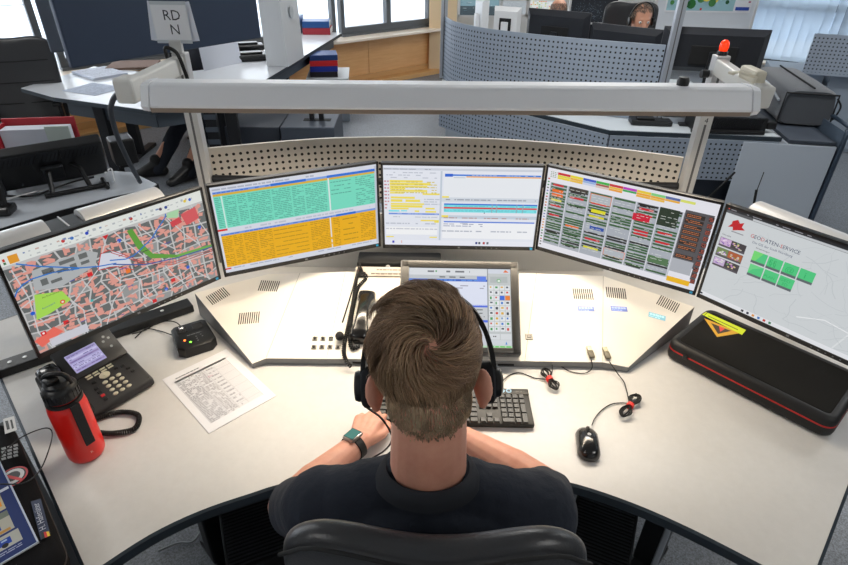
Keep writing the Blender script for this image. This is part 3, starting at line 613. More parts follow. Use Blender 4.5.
k = thing('arm_clamp', 'cream plastic clamp on the right beam arm', 'clamp', (.965, 1.76, 1.548)); q = MB(); q.rbox(-.018, .018, -.05, .05, -.02, .018, .008); q.build('clamp_body', mat('cream_plastic', (206, 200, 182), .5), k); q = MB(); q.tube([(-.01, -.05, .0), (-.05, -.02, .01), (-.06, .02, .0), (-.03, .05, -.01)], .004, 8); q.build('cable_loop', mat('cream_plastic'), k)
# bracket clamps with black wing screws on the posts, sign holder, signal lamp
for po, top, zt in ((lp, 1.55, 1.50), (rp, 1.56, 1.50)):
    q = MB(TR(-.04, 0, zt)); q.lathe([(.013, -.012), (.013, .012)], 10, M=TR(ry=PI / 2)); q.build('wing_screw', m_black, po, smooth=40)
lampy = thing('signal_lamp', 'small glowing orange red signal lamp on the right post', 'signal lamp', (.971, 1.99, 1.561))
q = MB(); q.lathe([(.016, 0), (.016, .010), (.014, .012)], 20); q.build('base', m_black, lampy, smooth=40)
q = MB(); q.lathe([(.0125, .012), (.0145, .022), (.0145, .032), (.012, .040), (.006, .045), (.001, .046)], 20); q.build('lens', mat('signal_lens', (255, 58, 16), .25, emit=.9), lampy, smooth=60)
q = MB(); q.tube([(0, 0, .016), (0, 0, .032)], .005, 8); q.build('filament', mat('hot_filament', (255, 190, 90), .3, emit=6), lampy)
sp = thing('paper_sign', 'paper sign reading RD N in clear holder on the left post', 'sign', (-.832, 2.0, 1.540), .0)
q = MB(); q.rbox(-.02, .02, -.01, .01, 0, .04, .003); q.build('clip', m_aluw, sp)
for sx, rr in ((-1, .12), (1, -.10)): q = MB(TR(sx * .055, .004, .045, ry=0) @ Matrix.Rotation(rr, 4, 'Y')); q.box(-.024, .024, .0, .0008, -.01, .108); q.build('spare_sheet', mat('sheet_white', (214, 220, 232), .8), sp)
cv = Canvas(.115, .125, TR(0, -.004, .030)); cv.mb.box(-.0575, .0575, .0003, .002, 0, .125, M=cv.M, col=(226, 230, 236)); cv.rect(.03, .10, .97, .90, (232, 235, 241)); cv.up(); cv.text('RD', .33, .44, .030, (52, 56, 66)); cv.text('N', .46, .78, .030, (52, 56, 66)); cv.rect(.0, 0, 1, .08, (196, 204, 212)); cv.rect(0, .92, 1, 1, (190, 198, 206))
cv.mb.build('sign_sheet', m_paper, sp)
q = MB(); q.tube(bez([(-.005, -.02, -.03), (.0, -.045, .02 - .03), (.03, -.04, -.05), (.045, -.05, -.13), (.05, -.03, -.18)], 8), .006, 8); 
single(MB().tube(bez([(-.86, 1.975, 1.53), (-.845, 1.945, 1.565), (-.81, 1.94, 1.55), (-.80, 1.95, 1.49), (-.795, 1.955, 1.44)], 8), .006, 8), 'power_cable', m_rubber, 'thick black cable looped over the left arm clamp', 'cable', smooth=60)
# ------------------------------------------------------------------ things on the desk
def V3(p, z): return (p[0], p[1], z)
# touch display
TI = math.atan2(.20, .23)
td = thing('touch_display', 'tilted grey framed touch display standing on the console before the man', 'display', (.113, 1.37, .768), R(-.3))
Mt = TR(0, -.012, .028, rx=-(PI / 2 - TI)); Wt, Ht = .380, .305
q = MB(Mt); q.rbox(-Wt / 2, Wt / 2, 0, .045, 0, Ht, .006); q.build('casing', mat('touch_casing', (92, 94, 96), .4, .3), td, smooth=40)
q = MB(Mt); bz = .028
for x0, x1, z0, z1 in ((-Wt / 2 + .004, Wt / 2 - .004, Ht - bz, Ht - .004), (-Wt / 2 + .004, Wt / 2 - .004, .004, bz - .006), (-Wt / 2 + .004, -Wt / 2 + bz, .004, Ht - .004), (Wt / 2 - bz, Wt / 2 - .004, .004, Ht - .004)): q.rbox(x0, x1, -.005, .004, z0, z1, .003)
q.build('frame', mat('touch_frame', (70, 69, 67), .36, .4), td, smooth=40)
q = MB(Mt); q.rbox(-.1, .1, .044, .075, .04, .2, .008); q.build('rear_cover', m_dark, td)
q = MB(); q.rbox(-.09, .09, .05, .14, .014, .030, .004); q.rbox(-.05, .05, .085, .125, .0, .075, .006); q.build('stand', m_dark, td)
c = Canvas(Wt - 2 * bz, Ht - 2 * bz + .006, Mt @ TR(0, -.0005, bz - .006)); r = random.Random(4)
c.rect(0, 0, 1, 1, (214, 220, 232)); c.up(); c.rect(0, 0, .77, .09, (222, 226, 232)); c.rect(0, .09, .77, .14, (196, 202, 208)); c.rect(0, .14, .77, .17, (46, 96, 200)); c.rect(0, .17, .77, .48, (226, 232, 250)); c.rect(0, .47, .77, .50, (80, 112, 232)); c.rect(0, .50, .77, .66, (206, 210, 214)); c.rect(0, .66, .77, .69, (84, 116, 236)); c.rect(0, .69, .77, 1, (210, 214, 222)); c.rect(.77, 0, .78, 1, (150, 156, 162)); c.rect(.78, .06, 1, .97, (198, 204, 206)); c.up()
c.dashes(0, .015, .6, .07, 1, (110, 116, 126), .5, .4, 3, .02, .09, .05); c.dashes(.3, .1, .66, .13, 1, (90, 96, 104), .8, .5, 4, .05, .08, .04); c.rect(.67, .10, .76, .165, (90, 130, 236)); c.dashes(.0, .145, .77, .165, 1, (90, 150, 236), .8, .7, 5, .02, .06, .01)
for v in (.185, .215, .245): c.dashes(.0, v, .75, v + .022, 1, (150, 150, 170), .45, .5, int(v * 999), .03, .1, .04); c.rect(0, v + .004, .012, v + .018, (170, 70, 80))
c.dashes(.5, .51, .74, .64, 3, (110, 114, 120), .7, .3, 8, .03, .06, .02); c.rect(.26, .03, .275, .05, (60, 160, 90))
c.rect(.80, .10, .97, .18, (182, 190, 192)); c.disc(.885, .155, .007, (70, 180, 90)); c.up(); c.disc(.885, .155, .004, (230, 240, 230))
for i in range(4):
    for j in range(9):
        u0, v0 = .785 + i * .053, .215 + j * .066
        bc = (232, 236, 240)
        if (i, j) == (2, 2): bc = (56, 110, 226)
        if (i, j) == (3, 2): bc = (240, 130, 50)
        c.rect(u0, v0, u0 + .047, v0 + .057, bc)
c.up()
for i in range(4):
    for j in range(9):
        if (i, j) in ((2, 2), (3, 2)): continue
        u0, v0 = .785 + i * .053, .215 + j * .066; c.rect(u0 + .01, v0 + .012, u0 + .01 + r.uniform(.012, .026), v0 + .03 + r.random() * .018, r.choice([(60, 70, 80), (70, 130, 210), (210, 70, 60), (226, 180, 60), (90, 100, 110), (120, 160, 200), (70, 160, 90)]))
c.rect(.785, .83, .885, .90, (222, 226, 230)); c.rect(.892, .83, .995, .90, (222, 226, 230)); c.rect(.785, .905, .995, .965, (216, 222, 228)); c.up(); c.rect(.82, .855, .832, .868, (40, 44, 50)); c.rect(.838, .855, .85, .868, (40, 44, 50)); c.poly([(.935, .96), (.945, .92), (.955, .96)], (90, 150, 220)); c.rect(0, .975, 1, 1, (190, 226, 190)); c.up()
c.dashes(0, .978, 1, .998, 1, (90, 210, 90), .9, .7, 12, .03, .05, .015); c.poly([(.93, .045), (.95, .01), (.985, .045)], (236, 120, 60))
c.mb.build('screen', m_screen, td)

# handset, coiled cord and gooseneck microphone on the console
p0, p1 = con_at(368, 297), con_at(359, 343); hc = (p0 + p1) / 2; dv = (p0 - p1).normalized(); nv = Vector((0, -sl, 1)).normalized(); sv = dv.cross(nv)
Mh = Matrix((sv.to_4d(), dv.to_4d(), nv.to_4d(), (0, 0, 0, 1))).transposed(); 
for i in range(3): Mh[3][i] = 0
Mh = Matrix(((sv.x, dv.x, nv.x, hc.x), (sv.y, dv.y, nv.y, hc.y), (sv.z, dv.z, nv.z, hc.z), (0, 0, 0, 1)))
def handset_mb(M, L=.20, w=.044):
    q = MB(M); pts = []; 
    secs = [(-L / 2, .6, .012, .018), (-L / 2 + .008, .95, .020, .022), (-L / 2 + .035, 1.05, .022, .022), (-L / 2 + .055, .8, .032, .016), (-.02, .72, .040, .013), (.02, .72, .040, .013), (L / 2 - .055, .8, .032, .016), (L / 2 - .035, 1.1, .022, .022), (L / 2 - .008, 1.0, .020, .022), (L / 2, .6, .012, .018)]
    n = 16; vs = []
    for y, ws, z, hh in secs:
        for j in range(n):
            a = 2 * PI * j / n; ca, sa = math.cos(a), math.sin(a); e = .7
            vs.append((math.copysign(abs(ca) ** e, ca) * w / 2 * ws, y, z + math.copysign(abs(sa) ** e, sa) * hh * .8))
    fs = [(i * n + j, i * n + (j + 1) % n, (i + 1) * n + (j + 1) % n, (i + 1) * n + j) for i in range(len(secs) - 1) for j in range(n)] + [tuple(range(n))[::-1], tuple(range((len(secs) - 1) * n, len(secs) * n))]
    return q.add(vs, fs)
def coil(path, r, wr, turns, k=10):
    P = bez(path, 24); L = sum((b - a).length for a, b in zip(P, P[1:])); out = []; N = turns * k; acc = [0]
    for a, b in zip(P, P[1:]): acc.append(acc[-1] + (b - a).length)
    up = Vector((0, 0, 1)); j = 0
    for i in range(N + 1):
        s = L * i / N
        while j < len(P) - 2 and acc[j + 1] < s: j += 1
        t = (P[j + 1] - P[j]).normalized(); p = P[j] + t * (s - acc[j]); w = t.cross(up).normalized(); u2 = w.cross(t); a = 2 * PI * i / k
        out.append(p + (w * math.cos(a) + u2 * math.sin(a)) * r)
    return out
hs = thing('handset', 'glossy black telephone handset lying on the console left of the man', 'handset', tuple(hc + nv * .001))
m_gloss = mat('glossy_black', (14, 14, 15), .22, coat=.3)
handset_mb(Mh, .205, .056).build('grip', m_gloss, hs, smooth=60, world=True)
q = MB(Mh); 
for y in (-.07, .07): q.lathe([(.016, .002), (.019, .006), (.019, .012)], 18, M=TR(0, y, 0))
q.build('earcup', m_black, hs, smooth=40, world=True)
C_ = lambda x, y, z=.008: con_at(x, y) + Vector((0, 0, z))
q = MB(); q.tube(coil([C_(360, 348), C_(352, 350), C_(350, 336), C_(353, 310), C_(358, 290), C_(366, 280), C_(363, 276, .012), C_(357, 280, .012), C_(354, 300), C_(349, 325), C_(344, 350), C_(346, 362), C_(351, 368, .006)], .0046, .0019, 95), .0027, 5)
single(q, 'coiled_cord', m_rubber, 'long looped black spiral cord hanging from the console handset', 'cord', smooth=60)
mi = thing('gooseneck_microphone', 'thin gooseneck microphone with black foam ball on the console', 'microphone', tuple(con_at(361, 275) + Vector((0, 0, .001))))
q = MB(); A_ = con_at(361, 275); q.lathe([(.016, 0), (.016, .008), (.009, .014), (.006, .03)], 16, M=TR(*A_)); q.build('foot', m_black, mi, world=True, smooth=40)
q = MB(); q.tube(bez([A_ + Vector((0, 0, .02)), C_(360, 277, .05), C_(353, 300, .04), C_(343, 330, .03)], 10), .0028, 8); q.build('neck', m_rubber, mi, world=True, smooth=60)
q = MB(); q.ell(C_(340, 341, .02), (.014, .016, .014), n=16); q.build('foam_ball', m_black_matt, mi, world=True, smooth=180)

# desk telephone
ph = thing('desk_telephone', 'black desk telephone with lilac display left of the console', 'telephone', (-.860, 1.168, ZD + .001), R(54.8))
hf = lambda y: .026 + .36 * y                           # height of the sloping face
def tilt_M(x, y, dz=0): return TR(x, y, hf(y) + dz) @ Matrix.Rotation(math.atan(.36), 4, 'X')
q = MB(); pl = [(-.055, 0), (.115, 0), (.115, .195), (-.055, .195)]
vs = [(-.115, 0, .002), (.115, 0, .002), (.115, .19, .002), (-.115, .19, .002), (-.115, 0, hf(0)), (.115, 0, hf(0)), (.115, .19, hf(.19)), (-.115, .19, hf(.19))]
q.add(vs, [(0, 3, 2, 1), (4, 5, 6, 7), (0, 1, 5, 4), (1, 2, 6, 5), (2, 3, 7, 6), (3, 0, 4, 7)]); m_tel = mat('telephone_charcoal', (44, 45, 47), .42)
o = q.build('body', m_tel, ph); bv = o.modifiers.new('b', 'BEVEL'); bv.width = .008; bv.segments = 3
Md = tilt_M(.025, .155, .004); Md2 = Md @ Matrix.Rotation(R(12), 4, 'X')
q = MB(Md2); q.rbox(-.080, .088, -.045, .062, -.006, .012, .006); q.build('display_housing', m_tel, ph, smooth=40)
c = Canvas(.088, .062, Md2 @ TR(-.012, -.028, .0125, rx=-PI / 2)); c.rect(0, 0, 1, 1, (176, 170, 216)); c.up()
for k, cc in enumerate([(150, 140, 190), (206, 200, 236), (150, 130, 180), (196, 190, 230), (210, 206, 240), (160, 146, 196)]): c.rect(.03, .04 + k * .16, .97, .13 + k * .16, cc)
c.up(); c.dashes(.06, .05, .9, .95, 6, (116, 104, 160), .7, .25, 4, .05, .2, .04); c.mb.build('display', m_screen, ph)
q = MB(Md2)
for x, y in ((.060, .036), (.052, .022), (.070, .026), (.062, -.002)): q.lathe([(.004, .012), (.004, .0135)], 10, M=TR(x, y, 0))
q.build('arrow_key', mat('key_silver', (186, 190, 188), .4, .2), ph); q = MB(Md2); q.ell((.078, .058, .008), (.010, .005, .007)); q.build('message_light', mat('message_red', (190, 24, 34), .3), ph, smooth=180)
m_key = mat('key_cream', (206, 202, 180), .45)
for i in range(3):
    for j in range(4): q = MB(tilt_M(.010 + i * .020, .020 + (3 - j) * .0155)); q.ell((0, 0, .0005), (.0078, .0056, .003), n=12); q.build('number_key', m_key, ph, smooth=180)
for i in range(4):
    for j in range(2): q = MB(tilt_M(-.012 + i * .0205, .101 + j * .008)); q.rbox(-.008, .008, -.0026, .0026, 0, .002, .001); q.build('soft_key', m_key, ph)
q = MB(tilt_M(.022, .087)); q.lathe([(.015, 0), (.015, .003), (.013, .004)], 20, M=TR(s=(1, .72, 1))); q.lathe([(.006, .004), (.006, .0055), (.004, .006)], 14, M=TR(s=(1, .8, 1))); q.build('navigation_key', m_key, ph, smooth=40)
for i, (x, y) in enumerate(((-.012, .083), (.058, .088), (-.018, .062), (-.018, .048), (-.018, .034), (-.018, .020), (.075, .085), (.082, .070), (.086, .055))):
    q = MB(tilt_M(x, y)); q.rbox(-.0055, .0055, -.0042, .0042, 0, .0028, .0012); q.build('function_key', mat('mute_red', (206, 40, 46), .4) if i == 4 else m_black, ph, label='red function key' if i == 4 else None)
q = MB(tilt_M(.105, .012)); q.lathe([(.002, 0), (.002, .001)], 8); q.build('microphone_hole', m_black_matt, ph)
Mp = TR(-.086, .095, hf(.095) + .004) @ Matrix.Rotation(math.atan(.36), 4, 'X'); q = handset_mb(Mp, .205, .05)
handset_mb(TR(-.086, .09, hf(.09)) @ Matrix.Rotation(math.atan(.36), 4, 'X'), .205, .052).build('handset', m_gloss, ph, smooth=60, label='glossy black handset')
pw = root_mat(ph); g = lambda x, y, z=.008: tuple(pw @ Vector((x, y, z)))
q = MB(); q.tube(coil([g(-.086, -.012, .02), at(101, 417, ZD + .008), at(120, 412, ZD + .008), at(138, 415, ZD + .008), at(135, 428, ZD + .008), at(115, 433, ZD + .008), at(96, 432, ZD + .008), at(84, 428, ZD + .008)], .0052, .0022, 60), .0024, 5)
single(q, 'spiral_cord', m_rubber, 'short black spiral cord curling in front of the desk telephone', 'cord', smooth=60)

# red bottle
bt = thing('drinking_bottle', 'red drinking bottle with black lid and black strap', 'bottle', (-.866, 1.004, ZD + .001), R(-30))
q = MB(); q.lathe([(.032, 0), (.040, .003), (.0435, .012), (.044, .03), (.044, .165), (.042, .18), (.035, .196), (.032, .205)], 36); q.build('body', m_red, bt, smooth=50)
q = MB(); q.lathe([(.0345, .198), (.038, .201), (.039, .214), (.038, .228), (.034, .234), (.030, .237), (.030, .244), (.024, .250), (.001, .251)], 30)
for k in range(24): a = 2 * PI * k / 24; q.box(-.0012, .0012, .0385, .040, .203, .226, M=Matrix.Rotation(a, 4, 'Z'))
q.build('lid', m_black, bt, smooth=40)
q = MB(); q.tube(bez([(-.030, 0, .236), (-.022, 0, .262), (0, 0, .268), (.022, 0, .262), (.030, 0, .236)], 6), .0055, 8, M=TR(rz=.7)); q.rbox(-.012, .012, -.026, .004, .248, .262, .004); q.build('flip_loop', m_black, bt, smooth=60)
q = MB(); q.lathe([(.037, .188), (.0415, .188), (.0405, .197), (.036, .197)], 30); q.build('strap_ring', m_rubber, bt, smooth=40)
q = MB(TR(rz=R(88))); q.rbox(-.0115, .0115, -.047, -.0435, .062, .192, .0015); q.rbox(-.0115, .0115, -.0485, -.045, .062, .08, .0015); q.build('strap', mat('strap_web', (30, 32, 36), .8, bump=(600, .6, .001)), bt)
c = Canvas(.02, .02, Matrix.Rotation(R(84), 4, 'Z') @ TR(.0, -.0447, .026)); c.text('K', .3, .7, .007, (238, 190, 176)); c.mb.build('logo_print', m_print, bt, label='tiny pale print near the bottle foot')

# radio earpiece charger
chg = thing('charging_cradle', 'black two-slot charging cradle with orange and green lights', 'charger', (-.750, 1.466, ZD + .001), R(33))
q = MB(); q.prism([(-.060, -.05), (-.04, -.070), (.04, -.070), (.060, -.05), (.056, .06), (.045, .072), (-.045, .072), (-.056, .06)], 0, .034, b=.006); q.build('housing', m_black, chg, smooth=40)
q = MB(); q.rbox(.008, .040, .022, .055, .033, .0352, .004); q.build('empty_slot', m_black_matt, chg)
q = MB(); q.rbox(-.042, -.010, .022, .052, .033, .0355, .004); q.build('filled_slot', m_black_matt, chg)
q = MB(); q.rbox(-.034, -.018, .028, .044, .034, .048, .004); q.build('charging_contact', mat('chrome', (210, 212, 216), .2, .9), chg)
for x, y, m in ((-.030, -.022, m_led_o), (-.016, -.040, m_led_g)): q = MB(); q.lathe([(.0035, .034), (.003, .0362)], 10, M=TR(x, y)); q.build('status_light', m, chg)
c = Canvas(.09, .08, TR(0, -.052, .0345, rx=-PI / 2)); c.dashes(.3, .3, .8, .42, 1, (130, 132, 134), 1, .3, 3, .1, .2, .02)
for u, v in ((.55, .55), (.55, .7), (.72, .5), (.75, .65), (.55, .85)): c.rect(u, v, u + .05, v + .05, (120, 122, 124))
c.mb.build('print', m_print, chg)
q = MB(); q.tube(bez([at(184, 330, ZD + .02), at(175, 322, ZD + .012), at(160, 322, ZD + .004), at(145, 330, ZD + .004), at(132, 334, ZD + .004)], 8), .0018, 6); single(q, 'charger_cable', m_rubber, 'thin black cable running from the charging cradle to the rail', 'cable', smooth=60)
q = MB(); q.tube(bez([at(172, 335, ZD + .012), at(160, 331, ZD + .004), at(146, 329, ZD + .006), at(135, 338, ZD + .004)], 8), .0018, 6); single(q, 'earpiece_cable', m_rubber, 'second thin black cable beside the charging cradle', 'cable', smooth=60)

# printed list
a4 = Canvas(.210, .297, TR(-.6055, 1.2534, ZD + .0005, rz=.7876 - 0) @ TR(0, -.1485, .0012, rx=-PI / 2)); a4.mb.box(-.105, .105, .0002, .0012, 0, .297, M=a4.M, col=(222, 223, 228))
a4.rect(0, 0, 1, 1, (224, 225, 230)); a4.up(); a4.rect(.10, .12, .88, .90, (212, 213, 218)); a4.rect(.10, .12, .88, .145, (186, 188, 194)); a4.up()
for k in range(1, 40): v = .12 + k * .02; a4.line([(.10, v), (.88, v)], .0004 if k % 6 else .0012, (164, 166, 174)) if v < .9 else None
for u in (.10, .16, .36, .44, .52, .66, .88): a4.line([(u, .12), (u, .90)], .0006, (150, 152, 160))
a4.up(); a4.dashes(.11, .15, .35, .9, 36, (138, 140, 150), .85, .5, 5, .02, .06, .01); a4.dashes(.37, .15, .51, .9, 36, (150, 150, 158), .8, .5, 6, .02, .05, .01); a4.dashes(.54, .15, .65, .9, 12, (160, 162, 170), .8, .35, 7); a4.dashes(.10, .07, .5, .10, 1, (120, 122, 130), .9, .5, 8, .03, .07); a4.text('Do', .5, .3, .008, (190, 120, 150))
single(a4.mb, 'printed_list', m_paper, 'white sheet with printed table lying on the desk left of console', 'paper')

# keyboard
kb = thing('keyboard', 'black computer keyboard with number pad in front of the man', 'keyboard', (.092, 1.180, ZD + .001), R(-.5))
q = MB(); q.rbox(-.218, .218, -.070, .070, 0, .016, .005); q.rbox(-.218, .218, .045, .070, .012, .019, .003); q.build('case', mat('keyboard_black', (38, 36, 32), .5), kb, smooth=40)
m_keyb = mat('keycap', (46, 44, 40), .45)
U = .0185; rows = [(.034, [(x, 1) for x in (0, 2, 3, 4, 5, 6.5, 7.5, 8.5, 9.5, 11, 12, 13, 14)]), (.0145, [(i, 1) for i in range(13)] + [(13, 2)]), (-.004, [(0, 1.5)] + [(1.5 + i, 1) for i in range(12)] + [(13.5, 1.5)]), (-.0225, [(0, 1.75)] + [(1.75 + i, 1) for i in range(12)] + [(13.75, 1.25)]), (-.041, [(0, 1.25)] + [(1.25 + i, 1) for i in range(11)] + [(12.25, 2.75)]), (-.0595, [(0, 1.25), (1.25, 1.25), (2.5, 1.25), (3.75, 6.25), (10, 1.25), (11.25, 1.25), (12.5, 1.25), (13.75, 1.25)])]
keys = []
X0 = -.214
for y, ks in rows: keys += [(X0 + k * U, y, w) for k, w in ks]
for y in (.034, .0145, -.004): keys += [(X0 + (15.25 + i) * U, y, 1) for i in range(3)]
keys += [(X0 + 16.25 * U, -.041, 1)] + [(X0 + (15.25 + i) * U, -.0595, 1) for i in range(3)]
keys += [(X0 + (18.5 + i) * U, y, 1) for y in (.0145, -.004, -.0225, -.041) for i in range(3)] + [(X0 + 18.5 * U, -.0595, 2), (X0 + 20.5 * U, -.0595, 1), (X0 + 21.5 * U, .0145, 1), (X0 + 18.5 * U, .034, 1), (X0 + 19.5 * U, .034, 1), (X0 + 20.5 * U, .034, 1), (X0 + 21.5 * U, .034, 1)]
tall = [(X0 + 21.5 * U, -.004), (X0 + 21.5 * U, -.041)]
cfk = []
for x, y, w in keys:
    if x + w * U > .218: continue
    cfk.append((x, x + w * U, y - U / 2, y + U / 2))
for x, y in tall: cfk.append((x, x + U, y - U * 1.5, y + U / 2)) if y > -.03 else cfk.append((x, x + U, y - U * 1.5, y + U / 2))
cfk.sort(key=lambda k_: -k_[1])
def keycap(q, k_):
    x0, x1, y0, y1 = k_; g_ = .0012; t_ = .0028
    vs = [(x0 + g_, y0 + g_, .0155), (x1 - g_, y0 + g_, .0155), (x1 - g_, y1 - g_, .0155), (x0 + g_, y1 - g_, .0155), (x0 + t_, y0 + t_, .0225), (x1 - t_, y0 + t_, .0225), (x1 - t_, y1 - t_ * .7, .0225), (x0 + t_, y1 - t_ * .7, .0225)]
    q.add(vs, [(4, 5, 6, 7), (0, 1, 5, 4), (1, 2, 6, 5), (2, 3, 7, 6), (3, 0, 4, 7)])
for k_ in cfk[:100]: q = MB(); keycap(q, k_); q.build('key', m_keyb, kb)
if len(cfk) > 100:
    q = MB()
    for k_ in cfk[100:]: keycap(q, k_)
    tag(q.build('far_keys', m_keyb, kb), kind='stuff')
for x in (.140, .160): q = MB(TR(x, .0585, .019)); q.lathe([(.0075, 0), (.0085, .0006), (.0085, .001)], 18); q.lathe([(.0045, .001), (.0045, .0016)], 12, m=1); q.build('round_media_key', [mat('key_light_blue', (130, 170, 196), .4), m_black], kb, label='round pale blue media key')
c = Canvas(.05, .012, TR(.19, .052, .0192, rx=-PI / 2)); 
c.dashes(.3, .4, .8, .7, 1, (120, 118, 110), 1, .4, 2, .1, .2, .08); c.mb.build('indicator_print', m_print, kb)

# mouse
ms = thing('computer_mouse', 'black computer mouse on the right side of the desk', 'mouse', (.442, 1.052, ZD + .001), R(-8))
q = MB(); n = 24; rings = []
for k in range(9):
    t = k / 8; a = t * PI / 2; rr = math.cos(a * .98) if k else 1.0; z = .003 + .033 * math.sin(a) ** 1
    for j in range(n):
        th = 2 * PI * j / n; cx_, sy_ = math.cos(th), math.sin(th); e = .78
        x = math.copysign(abs(cx_) ** e, cx_) * .033 * rr ** .8; y = math.copysign(abs(sy_) ** e, sy_) * .058 * rr ** .75
        x *= 1 - .10 * (abs(y / .058) < .4) * (1 - t); rings.append((x, y - .003 * t, z * (1 - .25 * max(0, y / .058))))
fs = [(i * n + j, i * n + (j + 1) % n, (i + 1) * n + (j + 1) % n, (i + 1) * n + j) for i in range(8) for j in range(n)] + [tuple(range(n))[::-1], tuple(range(8 * n, 9 * n))]
q.add(rings, fs); q.build('shell', m_gloss, ms, smooth=60)
q = MB(); q.lathe([(.010, -.003), (.010, .003)], 16, M=TR(0, .030, .027, ry=PI / 2)); q.build('scroll_wheel', m_rubber, ms, smooth=40)
q = MB(); q.tube([(0, .055, .010), (0, .045, .026), (0, .018, .034)], .0007, 4); q.build('button_gap', m_black_matt, ms)
c = Canvas(.012, .012, TR(0, .000, .0372, rx=-PI / 2)); c.disc(.5, .5, .005, (150, 152, 154)); c.up(); c.text('hp', .2, .66, .0042, (24, 24, 26)); c.mb.build('logo', m_print, ms, label='small round grey logo')

# cables with red ties, plugs
D_ = lambda x, y, z=.004: at(x, y, ZD + z)
def bundle(c0, c1, label, seed, ties):
    r = random.Random(seed); a, b = D_(*c0), D_(*c1); d = (b - a); L = d.length; t = thing('cable_bundle', label, 'cable', tuple((a + b) / 2 - Vector((0, 0, .003)))); side = Vector((-d.y, d.x, 0)).normalized(); q = MB()
    for k in range(6):
        P = [a + side * r.uniform(-.004, .004) + d * r.uniform(.3, .4)]
        w = r.uniform(.006, .016)
        P = [a + d * .5 + side * r.uniform(-.003, .003) + Vector((0, 0, r.uniform(.002, .012))), a + d * .2 + side * w + Vector((0, 0, .004 + r.random() * .01)), a + side * r.uniform(-.004, .004) + Vector((0, 0, .004 + r.random() * .008)), a + d * .2 - side * w + Vector((0, 0, .004 + r.random() * .01)), a + d * .5 + side * r.uniform(-.003, .003) + Vector((0, 0, r.uniform(.002, .012))), a + d * .8 + side * w + Vector((0, 0, .004 + r.random() * .01)), b + side * r.uniform(-.004, .004) + Vector((0, 0, .004 + r.random() * .008)), a + d * .8 - side * w + Vector((0, 0, .004 + r.random() * .01)), a + d * .5 + side * r.uniform(-.003, .003) + Vector((0, 0, r.uniform(.002, .012)))]
        q.tube(bez(P, 6), .0019, 6)
    for path in ties: q.tube(bez([(a + b) / 2 + Vector((0, 0, .004))] + path, 8), .0016, 6)
    q.build('wire', m_rubber, t, world=True, smooth=60)
    dn = d.normalized(); M = Matrix(((side.x, 0, dn.x, 0), (side.y, 0, dn.y, 0), (side.z, 1, dn.z, 0), (0, 0, 0, 1))); ctr = (a + b) / 2 + Vector((0, 0, .006)); M.translation = ctr
    q = MB(M); q.lathe([(.0085, -.006), (.0105, -.006), (.0105, .006), (.0085, .006)], 18); q.build('velcro_tie', mat('tie_red', (236, 52, 44), .6), t, world=True, smooth=40)
bundle((543, 371), (556, 391), 'black keyboard cable bundled with red tie right of the keyboard', 2, [[D_(535, 378), D_(520, 373), D_(508, 376), D_(497, 388, .012)], [D_(552, 372), D_(553, 364, .012), D_(560, 366), D_(572, 372), D_(585, 373), D_(592, 368, .012), con_at(591, 361) + Vector((0, 0, .006))]])
bundle((637, 397), (622, 418), 'black mouse cable bundled with red tie beside the mouse', 3, [[D_(625, 403), D_(612, 404), D_(602, 410), D_(595, 418, .006), D_(592, 425, .014)], [D_(627, 392), D_(624, 382, .006), D_(618, 374, .012), con_at(609, 363) + Vector((0, 0, .006))]])
for px_, py_, lb in ((590, 353, 'grey USB plug on the console edge, the left one of two'), (606, 354, 'grey USB plug on the console edge, the right one of two')):
    p = con_at(px_, py_); t = thing('usb_plug', lb, 'plug', (p.x, p.y, p.z + .001)); Mq = CM(p.x, p.y, R(5)) @ TR(0, 0, .001)
    q = MB(Mq); q.rbox(-.009, .009, -.022, .004, 0, .010, .003); q.build('grip', mat('plug_grey', (112, 106, 90), .55), t, world=True, smooth=40)
    q = MB(Mq); q.rbox(-.0075, .0075, .004, .022, .001, .008, .001); q.build('connector', mat('plug_metal', (150, 144, 126), .4, .6), t, world=True)

# tool case on the right
d1 = Vector((.674, -.739)); ang = math.atan2(d1.y, d1.x)
ca = thing('tool_case', 'black zipped hard case with red trim below the far right monitor', 'case', (.775, 1.432, ZD + .001), ang)
def rrect(x0, x1, y0, y1, r, n=6):
    P = []
    for cx, cy, a0 in ((x1 - r, y0 + r, -PI / 2), (x1 - r, y1 - r, 0), (x0 + r, y1 - r, PI / 2), (x0 + r, y0 + r, PI)):
        for k in range(n + 1): a = a0 + PI / 2 * k / n; P.append((cx + r * math.cos(a), cy + r * math.sin(a)))
    return P
def loft(q, secs, x0, x1, y0, y1, r, m=0, n=6):
    vs = []; N = 4 * (n + 1)
    for ins, z in secs: vs += [(x, y, z) for x, y in rrect(x0 + ins, x1 - ins, y0 + ins, y1 - ins, max(r - ins, .004), n)]
    fs = [(i * N + j, i * N + (j + 1) % N, (i + 1) * N + (j + 1) % N, (i + 1) * N + j) for i in range(len(secs) - 1) for j in range(N)] + [tuple(range(N))[::-1], tuple(range((len(secs) - 1) * N, len(secs) * N))]
    q.add(vs, fs, m=m)
LX, LY = .480, .285
q = MB(); loft(q, [(.012, 0), (.002, .006), (0, .014), (.001, .034)], 0, LX, 0, LY, .035); q.build('base_shell', mat('case_leather', (18, 18, 19), .5, bump=(700, .3, .001)), ca, smooth=60)
q = MB(); loft(q, [(.001, .0342), (.0005, .037), (.001, .0395)], 0, LX, 0, LY, .035); q.build('red_zip', mat('zip_red', (196, 26, 22), .5), ca, smooth=60, label='red zip trim')
q = MB(); loft(q, [(.001, .0397), (.001, .056), (.006, .064), (.016, .068), (.022, .066)], 0, LX, 0, LY, .035); q.build('lid_shell', mat('case_leather'), ca, smooth=60)
